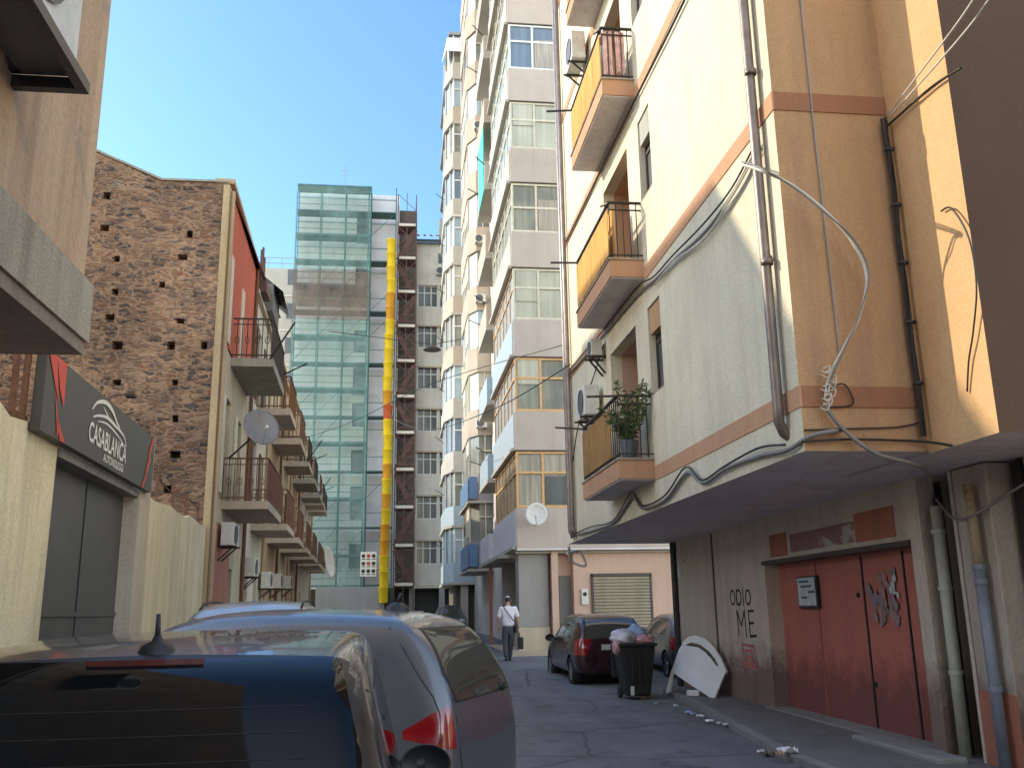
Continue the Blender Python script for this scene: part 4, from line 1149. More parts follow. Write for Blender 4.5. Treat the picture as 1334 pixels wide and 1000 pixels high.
n_ = MB(); n_.quad((-7.55, 64.2, 3.3), (-7.55, 65.6, 3.3), (-7.55, 65.6, 32), (-7.55, 64.2, 32)); n_.build('side_netting', M['net'], sc)
ho = MB(); ho.box(-5.2, -.7, 63.9, 64.0, .5, 3.3)
for k in range(30): ho.box(-5.2 + k * .15, -5.14 + k * .15, 63.86, 63.899, .5, 3.3)
tag(ho.build('hoarding', M['hoarding']), 'corrugated pale metal hoarding at the foot of the green scaffolding', 'hoarding')
ss = thing('stair_scaffold', 'rusty scaffold stair tower between the chute and the pale flats', 'scaffolding', (.4, 64.8, .5))
p = MB()
for x in (-.1, 1.25):
    for y in (64.2, 65.6): p.bar((x, y, .5), (x, y, 31.9), .07)
p.bar((.55, 64.18, .5), (.55, 64.18, 32), .05)
p.build('standard_poles', M['scafrust'], ss)
d = MB(); st2 = MB(); rl = MB()
for i in range(11):
    z = 3.3 + 2.6 * i
    MB().box(-.1, 1.25, 64.25, 65.6, z, z + .09).build('deck', M['scafrust'], ss)
    if i == 10: break
    st2 = MB(); st2.bar((-.05, 64.5, z + .1), (1.2, 64.5, z + 2.5), .12, .35) if i % 2 else st2.bar((1.2, 64.9, z + .1), (-.05, 64.9, z + 2.5), .12, .35)
    st2.build('stair_flight', M['scafrust'], ss)
    for q in (.5, 1.0): rl.bar((-.1, 64.2, z + q), (1.25, 64.2, z + q), .05)
    rl.bar((-.1, 64.2, z + 1.1), (1.25, 64.2, z + 2.5), .04)
rl.build('guard_rail', M['scafrust'], ss)
for i in range(11): MB().box(.0, 1.2, 64.1, 64.15, 3.35 + 2.6 * i, 3.55 + 2.6 * i).build('toe_board', M['palegrey'], ss)
br_ = MB()
for i in range(22): br_.bar((-.1 + (i % 2) * 1.35, 64.19, 3.3 + 1.3 * i), (1.25 - (i % 2) * 1.35, 64.19, 4.6 + 1.3 * i), .035)
br_.build('cross_brace', M['scafrust'], ss)
# rubbish chute
ch = thing('debris_chute', 'long yellow rubbish chute hanging down the scaffolding', 'rubbish chute', (-.62, 63.6, 1))
random.seed(9)
for k in range(25):
    z1 = 28.0 - k * 1.03; z0 = z1 - 1.02
    mt = M['redchute'] if k == 12 else (M['orangechute'] if k in (4, 5, 11, 16, 18, 20, 21) else M['yellowchute'])
    x = -.56 - .006 * k + .05 * math.sin(k * .5) + random.uniform(-.025, .025)
    MB().lathe([(.36, z1), (.37, z1 - .06), (.33, z1 - .07), (.29, z0 + .02), (.27, z0)], (x, 63.6, 0), 'z', 18).build('chute_section', mt, ch, smooth=True)
# pictogram board
pb = thing('safety_sign', 'white board with red and black pictograms on the scaffolding', 'sign', (-1.9, 64.0, 5))
MB().box(-2.32, -1.25, 64.05, 64.1, 4.0, 5.62).build('panel', M['signwhite'], pb)
b = MB(); b2 = MB()
for i in range(3):
    for j_ in range(3):
        (b2 if (i, j_) in ((1, 0), (1, 1)) else b).lathe([(.004, 0), (.12, 0), (.13, .01)], (-2.12 + .34 * i, 64.035, 5.35 - .5 * j_), 'y', 10)
        b.box(-2.24 + .34 * i, -2.0 + .34 * i, 64.03, 64.045, 5.12 - .5 * j_, 5.17 - .5 * j_)
b.build('pictogram', M['graffiti'], pb); b2.build('red_pictogram', M['signred'], pb)
sb2 = MB(); sb2.box(1.0, 1.9, 63.2, 63.25, .5, 1.7)
tag(sb2.build('builder_board', M['white']), 'small pale board leaning behind the chute foot', 'board')

# white building in the far left background
wbk = thing('apartment_building', 'white building with a roof railing far behind the balcony row', 'building', (-11, 80, .5))
MB().box(-16, -7.8, 78, 90, .5, 31.0).build('wall', M['white'], wbk)
b = MB()
for z in (31.5, 32.0): b.bar((-16, 78.1, z), (-7.8, 78.1, z), .06)
for k in range(8): b.bar((-16 + k * 1.17, 78.1, 31), (-16 + k * 1.17, 78.1, 32), .05)
b.build('railing', M['grey'], wbk)
for i in range(9):
    MB().box(-16, -7.8, 77.93, 77.998, 3.6 + 3.1 * i, 3.72 + 3.1 * i).build('floor_band', M['palegrey'], wbk)
    MB().box(-9.6, -8.8, 77.96, 77.999, 4.7 + 3.1 * i, 6.1 + 3.1 * i).build('window', M['darkwin'], wbk)
an = MB(); an.bar((-4.2, 66.5, 32), (-4.2, 66.5, 35.2), .05); an.bar((-4.6, 66.5, 34.8), (-3.8, 66.5, 34.8), .03); an.bar((-4.5, 66.5, 34.4), (-3.9, 66.5, 34.4), .03)
tag(an.build('roof_antenna', M['grey']), 'thin television antenna on the scaffolded building roof', 'antenna')

# ------------------------------------------------------------------ LEFT ROW of balcony houses
RS = -.0334


def rx(y): return -3.86 + RS * (y - 20)


def rowbox(mb, y0, y1, z0, z1, p0, p1):
    """box along the row facade; p = offset towards the street"""
    n = len(mb.v)
    P = [(rx(y0) + p0, y0, z0), (rx(y0) + p1, y0, z0), (rx(y1) + p1, y1, z0), (rx(y1) + p0, y1, z0)]
    mb.v += P + [(a, b_, z1) for a, b_, _ in P]
    for q in ((0, 3, 2, 1), (4, 5, 6, 7), (0, 1, 5, 4), (1, 2, 6, 5), (2, 3, 7, 6), (3, 0, 4, 7)):
        mb.f.append(tuple(n + i for i in q)); mb.mi.append(mb.cur)


def ornate_rail(slab, y0, y1, z, mat, depth, step=.13, panel=False, h=.98):
    r = MB()
    X = lambda y, p: rx(y) + p
    p1 = depth - .04
    r.bar((X(y0, p1), y0, z + h), (X(y1, p1), y1, z + h), .05, .03); r.bar((X(y0, p1), y0, z + .08), (X(y1, p1), y1, z + .08), .03)
    r.bar((X(y0, 0), y0 + .03, z + h), (X(y0, p1), y0 + .03, z + h), .05, .03); r.bar((X(y0, 0), y0 + .03, z + .08), (X(y0, p1), y0 + .03, z + .08), .03)
    r.bar((X(y0, 0), y0 + .03, z + h - .14), (X(y0, p1), y0 + .03, z + h - .14), .02)
    n = int((y1 - y0) / step)
    for k in range(n + 1):
        y = y0 + (y1 - y0) * k / n
        r.bar((X(y, p1), y, z), (X(y, p1), y, z + h), .022)
    for k in range(8):
        p = p1 * k / 8
        r.bar((X(y0, p), y0 + .03, z), (X(y0, p), y0 + .03, z + h), .02)
        if k % 2 == 0 and h > .8:
            c = Vector((X(y0, p + p1 / 8), y0 + .03, z + .45))
            r.tube([c + Vector((.05 * math.cos(a * PI / 4), 0, .09 * math.sin(a * PI / 4))) for a in range(9)], .009, 4, False)
    r.build('railing', mat, slab)


houses = [
    (20.0, 25.6, 11.15, 'rowcream', 'old house with a bare rubble gable wall and a red painted top storey'),
    (25.6, 30.5, 10.5, 'rowwhite', 'second house of the balcony row with a dark roof canopy'),
    (30.5, 35.5, 10.7, 'rowtan', 'tan third house of the balcony row'),
    (35.5, 40.5, 10.4, 'rowcream', 'cream fourth house of the balcony row'),
    (40.5, 46.0, 10.9, 'rowtan', 'tan fifth house of the balcony row with a white dish'),
    (46.0, 58.0, 10.6, 'rowwhite', 'last long house of the balcony row beside the scaffolding'),
]
for hi, (y0, y1, zt, mt, lab) in enumerate(houses):
    h = thing('balcony_house', lab, 'house', (rx(y0) - 3, (y0 + y1) / 2, 0), 'old houses with balconies in a row')
    ym = (y0 + y1) / 2
    b = MB()
    hs = [(y0 + 1.2, y0 + 2.2, 4.15, 6.5), (y0 + 1.2, y0 + 2.2, 7.55, 9.8), (y0 + 3.3, min(y0 + 4.3, y1 - .2), 4.15, 6.4), (y0 + 3.3, min(y0 + 4.3, y1 - .2), 7.55, 9.7),
          (y0 + .7, y0 + 1.6, .3, 2.9), (y0 + 3.0, y0 + 3.9, .3, 2.7)]
    wall(b, 'x', rx(y0), y0 + .001, y1 - .001, 0, zt, hs, .25, -1, RS)
    b.quad((rx(y0), y0, zt), (rx(y1), y1, zt), (rx(y1) - 8, y1, zt), (rx(y0) - 8, y0, zt))
    if hi: b.quad((rx(y0), y0 + .01, 0), (rx(y0) - 8, y0 + .01, 0), (rx(y0) - 8, y0 + .01, zt), (rx(y0), y0 + .01, zt))
    if hi == 5: b.quad((rx(y1), y1, 0), (rx(y1) - 8, y1, 0), (rx(y1) - 8, y1, zt), (rx(y1), y1, zt))
    b.build('facade_wall', M[mt], h)
    for q, hh in enumerate(hs):
        d = MB(); xx = rx(hh[0]) - .22
        d.box(xx - .05, xx, hh[0], hh[1], hh[2], hh[3]); dd = d.build('door' if q in (0, 1, 4) else 'window', M['wooddoor' if q % 2 == 0 else 'darkwin'], h)
        if q < 4:
            s_ = MB(); rowbox(s_, hh[0] - .42, hh[0] - .03, hh[2] + .1, hh[3] - .05, .01, .05); s_.build('shutter', M['wooddoor' if hi % 2 else 'creamframe'], h)
    if hi == 0:
        rowp = MB(); rowbox(rowp, 20.25, 25.59, 7.6, 11.14, .0, .015); rowp.build('red_wall_panel', M['red'], h)
        rowp = MB(); rowbox(rowp, 20.6, 23.2, .0, 3.6, .0, .015); rowp.build('red_door_surround', M['redwall'], h)
    s_ = MB(); rowbox(s_, y0, y1 - .02, zt, zt + .12, -.3, .12); s_.build('cornice', M['rowcream' if hi else 'quoin'], h)
    # lower balcony
    L0, L1 = y0 + 1.6, y1 - .5
    if hi == 5: L1 = y0 + 4.6
    dep = 1.03
    s_ = MB(); rowbox(s_, L0, L1, 3.94, 4.12, 0.002, dep); sl = s_.build('balcony_slab', M['slabu'], h)
    ornate_rail(sl, L0, L1, 4.12, M['brownrail'], dep)
    s_ = MB(); rowbox(s_, L0 + .15, L1 - .1, 4.2, 4.95, dep - .075, dep - .06); s_.build('rail_panel', M['brownrail'], sl)
    # upper balcony
    U0, U1 = y0 + 1.75, y1 - .7
    if hi == 5: U1 = y0 + 4.2
    s_ = MB(); rowbox(s_, U0, U1, 7.32, 7.52, 0.002, .98); sl = s_.build('balcony_slab', M['slabg' if hi in (0, 4, 5) else 'slabu'], h)
    ornate_rail(sl, U0, U1, 7.52, M[('iron', 'rust', 'brownrail', 'iron', 'iron', 'brownrail')[hi]], .98, .16)
    if hi in (1, 3):
        s_ = MB(); rowbox(s_, U0 + .1, U1 - .1, 7.6, 8.35, .90, .915); s_.build('rail_panel', M['screen'], sl)
    if hi == 2:
        s_ = MB(); rowbox(s_, U0 + .1, U1 - .1, 7.6, 8.5, .90, .915); s_.build('rail_panel', M['rowwhite'], sl)
    if hi in (0, 3, 5):
        MB().bar((rx(U0) + .9, U0, 7.5), (rx(U0) + 1.5, U0 - .4, 8.3), .03).build('drying_arm', M['iron'], sl); s_ = MB(); s_.bar((rx(U1) + .9, U1, 7.9), (rx(U1) + 1.6, U1 - .2, 8.2), .03); s_.build('drying_arm', M['iron'], sl)
    if hi == 5:
        for q in range(2):
            a0 = 51 + q * 3.4
            s_ = MB(); rowbox(s_, a0, a0 + 2.6, 3.94, 4.12, .002, 1.0); sl = s_.build('balcony_slab', M['slabu'], h); ornate_rail(sl, a0, a0 + 2.6, 4.12, M['brownrail'], 1.0, .2)
            s_ = MB(); rowbox(s_, a0, a0 + 2.6, 7.32, 7.5, .002, 1.0); sl = s_.build('balcony_slab', M['slabu'], h); ornate_rail(sl, a0, a0 + 2.6, 7.5, M['iron'], 1.0, .2)
    # downpipe between houses
    MB().tube([(rx(y1) + .07, y1 - .12, .2), (rx(y1) + .07, y1 - .12, zt)], .05, 8).build('downpipe', M['rowtan' if hi % 2 else 'rust'], h)
    if hi == 0:
        # bare rubble gable, left top rising to a low ridge, with putlog holes
        x0 = rx(20)
        prof = [(x0, 0), (x0, 11.15), (-5.35, 11.15), (-6.7, 11.75), (-9.5, 12.6), (-14, 12.0), (-16, 11.4), (-16, 0)]
        holes_px = [(139, 255), (136, 297), (152, 337), (150, 380), (143, 413), (153, 450), (211, 371), (235, 418), (223, 450), (266, 450), (247, 305), (238, 335), (228, 498), (152, 498), (228, 545), (228, 592), (218, 637), (60, 470), (58, 449)]
        hp = []
        for a, b_ in holes_px:
            q = onY(a, b_, 20.0); e1, e2 = random.uniform(.06, .11), random.uniform(.06, .10); hp.append((q.x - e1, q.x + e1, q.z - e2, q.z + e2))
        # sheet with real holes: grid cells clipped under the roof profile
        def ztop(x):
            pr = sorted([(a, b_) for a, b_ in prof if b_ > 1])
            for (a, za), (b_, zb) in zip(pr, pr[1:]):
                if a <= x <= b_ and b_ > a: return za + (zb - za) * (x - a) / (b_ - a)
            return 11.15
        A = sorted({-16.0, x0, -5.35, -6.7, -9.5, -14.0} | {v for q in hp for v in q[:2]})
        Z = sorted({0.0, 11.0} | {v for q in hp for v in q[2:]})
        gb = MB()
        for a, b_ in zip(A, A[1:]):
            for c, d_ in zip(Z, Z[1:]):
                ca, cz = (a + b_) / 2, (c + d_) / 2
                if any(q[0] < ca < q[1] and q[2] < cz < q[3] for q in hp): continue
                gb.quad((a, 20, c), (b_, 20, c), (b_, 20, d_), (a, 20, d_))
            gb.quad((a, 20, 11.0), (b_, 20, 11.0), (b_, 20, ztop(b_)), (a, 20, ztop(a)))
        for q in hp:
            a, b_, c, d_ = q
            for s4 in (((a, c), (b_, c)), ((b_, c), (b_, d_)), ((b_, d_), (a, d_)), ((a, d_), (a, c))):
                gb.quad((s4[0][0], 20, s4[0][1]), (s4[1][0], 20, s4[1][1]), (s4[1][0], 20.4, s4[1][1]), (s4[0][0], 20.4, s4[0][1]))
            gb.quad((a, 20.4, c), (b_, 20.4, c), (b_, 20.4, d_), (a, 20.4, d_))
        gb.build('gable_wall', M['brick'], h)
        cp = MB()
        pr = [(a, b_) for a, b_ in prof if b_ > 1]
        for (a, za), (b_, zb) in zip(pr, pr[1:]): cp.bar((a, 20.1, za + .04), (b_, 20.1, zb + .03), .28, .05)
        cp.build('coping', M['slabg'], h)
        rr_ = MB()
        for (a, za), (b_, zb) in zip(pr, pr[1:]): rr_.quad((a, 20.1, za), (b_, 20.1, zb), (b_, 30, zb), (a, 30, za))
        rr_.build('roof', M['rooftile'], h)
        # plastered corner strip and its pipe
        qn = MB(); qn.box(x0 - .11, x0 + .03, 19.97, 20.25, .0, 11.1); qn.build('corner_strip', M['quoin'], h)
        MB().tube([(x0 + .09, 20.12, .3), (x0 + .09, 20.12, 11.0)], .05, 8).build('downpipe', M['rowtan'], h)
# awning / sheds on roofs
b = MB(); rowbox(b, 27.6, 29.6, 10.62, 11.5, -1.2, .3)
tag(b.build('roof_shed', plaster('grey_shed', (0.20, 0.19, 0.18), (0.08, 0.08, 0.08), 0.5, 20, .3)), 'grey metal shed on the roof terrace of the second balcony house', 'shed')
b = MB(); n0 = [(rx(28) + .0, 27.6, 11.75), (rx(30) + .0, 30, 11.7), (rx(30) + .6, 30, 11.2), (rx(28) + .6, 27.6, 11.25)]
b.quad(*n0); tag(b.build('roof_canopy', M['roofdark']), 'dark sloping canopy beside the grey roof shed', 'canopy')
b = MB()
for k in range(3): b.bar((rx(26) + .1, 25.9 + k * .3, 10.6), (rx(26) + .1, 25.9 + k * .3, 11.9 + .2 * (k % 2)), .12, .05)
b.box(rx(26) - .1, rx(26) + .3, 25.8, 26.7, 10.6, 10.95)
tag(b.build('roof_planks', M['wooddoor']), 'dark wooden planks standing at the edge of the roof terrace', 'planks')
sat_dish('large dark grey satellite dish above the nearest brown balcony', onY(339, 558, 21.2), .42, (.55, -1, .35), (rx(21.3) + .1, 21.6, 5.1), M['dishgrey'])
sat_dish('white satellite dish low on the far end of the balcony row', onY(426, 733, 46), .75, (1, -.25, .2), (rx(46), 46.5, 4.2), M['dish'])
for k, (y, z) in enumerate(((21.5, 3.1), (25.9, 2.6), (30.2, 2.4), (34.0, 2.5), (38.6, 2.6))):
    o = ac_unit(('air conditioner hanging under the nearest brown balcony', 'air conditioner beside the door of the second balcony house', 'air conditioner on the tan third balcony house', 'air conditioner near the end of the third balcony house', 'air conditioner low on the fourth balcony house')[k], (rx(y) + .02, y, z), 'x', 1, w=.7, h=.5)
# street lamp shade hung over the street
lt = thing('street_lamp', 'dark street lamp hanging on a wire in the middle of the street end', 'lamp', (1.6, 46, 14.8))
MB().lathe([(.02, 14.95), (.12, 14.9), (.45, 14.75), (.47, 14.7), (.02, 14.72)], (1.75, 46, 0), 'z', 18).build('shade', M['iron'], lt)
MB().tube([(-3.5, 46, 15.6), (1.75, 46, 15.0), (4.3, 46, 15.5)], .02, 5).build('span_wire', M['iron'], lt)

# ------------------------------------------------------------------ COURTYARD WALL with gate and sign


def cwx(y): return -3.25 - .0325 * y


def cbox(mb, y0, y1, z0, z1, p0, p1, zt1=None):
    n = len(mb.v)
    P = [(cwx(y0) + p0, y0), (cwx(y0) + p1, y0), (cwx(y1) + p1, y1), (cwx(y1) + p0, y1)]
    mb.v += [(a, b_, z0) for a, b_ in P]
    zz = [z1, z1, zt1 or z1, zt1 or z1]
    mb.v += [(a, b_, z) for (a, b_), z in zip(P, zz)]
    for q in ((0, 3, 2, 1), (4, 5, 6, 7), (0, 1, 5, 4), (1, 2, 6, 5), (2, 3, 7, 6), (3, 0, 4, 7)):
        mb.f.append(tuple(n + i for i in q)); mb.mi.append(mb.cur)


def ragged(y0, y1, z, seed):
    random.seed(seed); mb = MB(); y = y0; zc = z
    while y < y1 - .01:
        yn = min(y + random.uniform(.25, .7), y1); zn = z + random.uniform(-.05, .04)
        cbox(mb, y, yn, 0, zc, -.25, 0, zn); y = yn; zc = zn
    return mb


cwt = thing('courtyard_wall', 'pale yellow rendered courtyard wall on both sides of the grey gate', 'wall', (-3.7, 14, 0))
ragged(7.9, 10.25, 3.46, 2).build('wall_panel', M['yardwall'], cwt)
ragged(14.55, 19.95, 3.40, 4).build('wall_panel', M['yardwall'], cwt)
b = MB(); cbox(b, 13.85, 14.56, 0, 3.42, -.3, .04); b.build('gate_pier', M['yardwall2'], cwt)
gt_ = thing('yard_gate', 'dark grey sheet metal gate below the black car sign', 'gate', (-3.7, 12, 0))
b = MB(); cbox(b, 10.26, 13.84, .05, 3.26, -.22, -.17); b.build('leaf', M['gate'], gt_)
b = MB(); cbox(b, 10.26, 13.84, 1.62, 1.67, -.169, -.15); b.build('cross_rail', M['gate'], gt_)
b = MB(); cbox(b, 12.0, 12.03, .05, 3.25, -.169, -.16); b.build('leaf_gap', M['black'], gt_)
b = MB(); cbox(b, 10.26, 13.84, 3.27, 3.37, -.2, .03); b.build('lintel_beam', M['zinc'], gt_)

sg = thing('shop_sign', 'dark grey sign with white lettering, car outline and red flashes over the gate', 'sign', (-3.6, 12, 3.6))
SY0, SY1, SZ0, SZ1 = 9.30, 14.2, 3.38, 4.19
b = MB(); cbox(b, SY0, SY1, SZ0, SZ1, .02, .12); b.build('panel', M['sign'], sg)
b = MB(); cbox(b, SY1 + .002, SY1 + .03, SZ0 + .05, SZ1, -.1, .12); b.build('end_cap', M['darkred'], sg)


def sgp(u, v, off=.128):            # u 0..1 along the sign (near to far), v 0..1 upward
    y = SY0 + (SY1 - SY0) * u
    return (cwx(y) + off, y, SZ0 + (SZ1 - SZ0) * v)


for k, tri in enumerate([[(.0, 1.0), (.055, 1.0), (.09, .45), (.06, .62)], [(.055, 1.0), (.12, 1.0), (.125, .42), (.09, .62)], [(.06, .60), (.11, .12), (.10, .02), (.085, .25)], [(.085, .3), (.155, .0), (.12, .0)],
                         [(.965, .98), (.995, .98), (.93, .55), (.92, .62)], [(.94, .62), (.96, .55), (.905, .18), (.90, .30)], [(.91, .30), (.92, .22), (.885, .0), (.865, .0)]]):
    MB().quad(*[sgp(u, v) for u, v in tri]).build('red_flash', M['signred'], sg)


def text_obj(s, name, width, height, org, mat, parent, bold=.012, ax=Vector((0, 1, 0)), up=Vector((0, 0, 1))):
    cu = bpy.data.curves.new(name, 'FONT'); cu.body = s; cu.size = 1; cu.offset = bold
    t = bpy.data.objects.new(name, cu); col.objects.link(t)
    dg = bpy.context.evaluated_depsgraph_get()
    me = bpy.data.meshes.new_from_object(t.evaluated_get(dg)); bpy.data.objects.remove(t)
    xs = [v.co.x for v in me.vertices]; ys2 = [v.co.y for v in me.vertices]
    x0, x1, y0, y1 = min(xs), max(xs), min(ys2), max(ys2)
    for v in me.vertices:
        a = (v.co.x - x0) / (x1 - x0) * width; b_ = (v.co.y - y0) / (y1 - y0) * height
        q = Vector(org) + ax * a + up * b_
        v.co = q
    me.materials.clear(); me.materials.append(mat)
    return link(name, me, parent)


axs = Vector((-.0325, 1, 0)).normalized()
text_obj('CASABLANCA', 'lettering', 1.72, .235, sgp(.32, .22), M['signwhite'], sg, .018, axs)
text_obj('AUTONOLEGGI', 'lettering', .95, .10, sgp(.455, .06), M['signwhite'], sg, .012, axs)


def ribbon(mb, pts, w0):
    for i in range(len(pts) - 1):
        (a, b_), (c, d_) = pts[i], pts[i + 1]
        L = math.hypot((c - a) * 5, (d_ - b_) * .83) or 1
        t = min(i, len(pts) - 2 - i) / len(pts)
        w = w0 * (.45 + 1.3 * t)
        nu, nv = -(d_ - b_) * .83 / L * w / 5, (c - a) * 5 / L * w / .83
        mb.quad(sgp(a + nu, b_ + nv, .127 + i * .0001), sgp(c + nu, d_ + nv, .127 + i * .0001), sgp(c - nu, d_ - nv, .127 + i * .0001), sgp(a - nu, b_ - nv, .127 + i * .0001))


rb = MB()
s2d = lambda pts: [(p.x, p.y) for p in spline([Vector((a, b_, 0)) for a, b_ in pts], 5)]
def lg(pts): return s2d([(.33 + (a - .385) * .80, .02 + v * .92) for a, v in pts])
ribbon(rb, lg([(.385, .72), (.43, .88), (.52, .98), (.60, .93), (.66, .80), (.70, .74)]), .03)
ribbon(rb, lg([(.40, .62), (.46, .70), (.55, .76), (.66, .72), (.76, .66), (.80, .52)]), .022)
ribbon(rb, lg([(.50, .88), (.56, .78), (.64, .70)]), .014)
ribbon(rb, lg([(.45, .60), (.55, .66), (.68, .60), (.78, .50)]), .014)
rb.build('car_outline', M['signwhite'], sg)
fl_ = thing('floodlight', 'small floodlight on a bent arm above the dark sign', 'lamp', (-3.6, 12.2, 4.4))
MB().tube([sgp(.5, 1.0, .05), (cwx(12.2) + .05, 12.0, 4.34), (cwx(12.2) + .2, 12.1, 4.38)], .01, 6).build('arm', M['iron'], fl_)
MB().box(cwx(12.2) + .18, cwx(12.2) + .30, 12.05, 12.18, 4.35, 4.39).build('lamp_head', M['iron'], fl_)
b = MB()
for y in (9.0, 9.28):
    b.bar((cwx(y) - .05, y, 3.2), (cwx(y) - .05, y, 4.45), .05)
b.bar((cwx(9.2) - .05, 8.95, 3.5), (cwx(9.2) - .05, 9.35, 3.5), .04)
tag(b.build('sign_posts', M['rust']), 'pair of rusty posts at the near end of the dark sign', 'post')
MB()
b = MB()
for y in (15.6, 16.9, 18.2, 19.5): b.bar((cwx(y) - .1, y, 3.38), (cwx(y) - .1, y, 3.85), .04)
b.tube(spline([(cwx(15.6) - .1, 15.6, 3.8), (cwx(17) - .1, 17, 3.7), (cwx(18.5) - .1, 18.5, 3.78), (cwx(19.6) - .1, 19.6, 3.7)], 5), .012, 5)
tag(b.build('fence_wire', M['rust']), 'rusty stakes with a slack wire on top of the far courtyard wall', 'fence')

# ------------------------------------------------------------------ BROWN BUILDING at the left edge
lb = thing('apartment_building', 'weathered brown building at the left edge above a speckled stone ledge', 'building', (-5, -5, 0))
b = MB()
b.quad((-1.88, -12, 3.55), (-1.88, 5.53, 3.55), (-1.88, 5.53, 14), (-1.88, -12, 14))
b.quad((-1.88, 5.53, 3.55), (-9, 5.53, 3.55), (-9, 5.53, 14), (-1.88, 5.53, 14))
b.quad((-1.88, -12, 14), (-1.88, 5.53, 14), (-9, 5.53, 14), (-9, -12, 14))
b.build('upper_wall', M['leftbrown'], lb)
b = MB(); b.box(-9, -1.84, -12, 5.6, 3.20, 3.56); b.build('stone_ledge', M['marble'], lb)
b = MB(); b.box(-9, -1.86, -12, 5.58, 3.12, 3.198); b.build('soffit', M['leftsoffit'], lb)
b = MB(); b.box(-9, -3.5, -12, 5.5, 0, 3.12); b.build('ground_floor_wall', M['tan'], lb)
ac = thing('air_conditioner', 'large pale air conditioner on a black bracket at the top left corner', 'air conditioner', (-1.85, 3.9, 4.1))
MB().box(-1.80, -1.57, 3.42, 4.24, 4.20, 4.86).build('casing', M['acwhite'], ac, bevel=.02)
MB().lathe([(.004, 0), (.24, 0), (.25, .01), (.27, .012)], (-1.568, 3.74, 4.53), 'x', 24).build('fan_grille', M['acgrille'], ac)
MB().box(-1.70, -1.62, 4.241, 4.246, 4.50, 4.62).build('label_plate', M['grey'], ac)
b = MB()
b.box(-1.90, -1.53, 4.27, 4.32, 4.11, 4.17); b.box(-1.90, -1.53, 3.40, 3.45, 4.11, 4.17); b.box(-1.58, -1.53, 3.451, 4.269, 4.11, 4.17)
b.box(-1.90, -1.83, 4.22, 4.268, 4.172, 4.55)
b.build('bracket', M['blackpipe'], ac)
MB().box(-1.84, -1.58, 3.452, 4.268, 4.172, 4.19).build('drip_tray', M['acgrille'], ac)

# unseen house added off to the left, shaped to shade the lower cream facade
sh_ = thing('shadow_caster_house', 'plain unseen house added behind the courtyard wall to shade the cream facade', 'house', (-14, 17, 0))
b = MB(); b.prism([(14.2, 0), (14.3, 9.5), (14.7, 12.0), (16.0, 14.6), (24.0, 14.9), (24.0, 0)], 'x', -18, -9.5); b.build('wall', M['rowtan'], sh_)
MB().box(-9.49, -9.44, 16, 17, 5, 6.6).build('window', M['darkwin'], sh_)

# buildings behind the camera (seen in reflections)
bb = thing('rear_street_block', 'cream block behind the viewpoint on the right side of the street', 'building', (9, -15, 0))
b = MB(); hs = [(-28 + 4 * k, -26.4 + 4 * k, 4 + 3 * i, 5.6 + 3 * i) for k in range(6) for i in range(2)]
wall(b, 'x', 7.6, -30, -5, 0, 9, hs, .2, 1); b.box(7.9, 14, -30, -5, 0, 8.9); b.build('wall', M['cream'], bb)
for h_ in hs[:6]: pass
b = MB(); b.box(-9, 14, -46, -40, 0, 9); bo = thing('rear_end_block', 'plain block closing the street far behind the viewpoint', 'building', (0, -43, 0)); b.build('wall', M['rowtan'], bo)

# ------------------------------------------------------------------ CARS


def region(bm, planes, mat, cond=None):
    """cut the mesh by half-spaces (point, outward normal) and give the inside faces material mat"""
    def inside(c, eps=1e-4):
        return all((c - p).dot(n) <= eps for p, n in planes)
    for p, n in planes:
        geom = set()
        for f in bm.faces:
            if cond and not cond(f.calc_center_median(), f.normal): continue
            # near the convex region
            if all(min((v.co - q).dot(m_) for v in f.verts) <= 0.0 for q, m_ in planes):
                geom.add(f); geom.update(f.edges); geom.update(f.verts)
        if geom:
            bmesh.ops.bisect_plane(bm, geom=list(geom), dist=1e-5, plane_co=p, plane_no=n)
    bm.normal_update()
    for f in bm.faces:
        c = f.calc_center_median()
        if inside(c) and (not cond or cond(c, f.normal)): f.material_index = mat


def poly_planes(poly, ax):
    """convex polygon in the plane of ax ('xz' side view, 'yz' rear view), counter-clockwise or not"""
    c = Vector((sum(p[0] for p in poly) / len(poly), sum(p[1] for p in poly) / len(poly)))
    out = []
    for i in range(len(poly)):
        a = Vector(poly[i]); b_ = Vector(poly[(i + 1) % len(poly)]); d = b_ - a
        n = Vector((d.y, -d.x)).normalized()
        if (c - a).dot(n) > 0: n = -n
        if ax == 'xz': out.append((Vector((a.x, 0, a.y)), Vector((n.x, 0, n.y))))
        else: out.append((Vector((0, a.x, a.y)), Vector((0, n.x, n.y))))
    return out


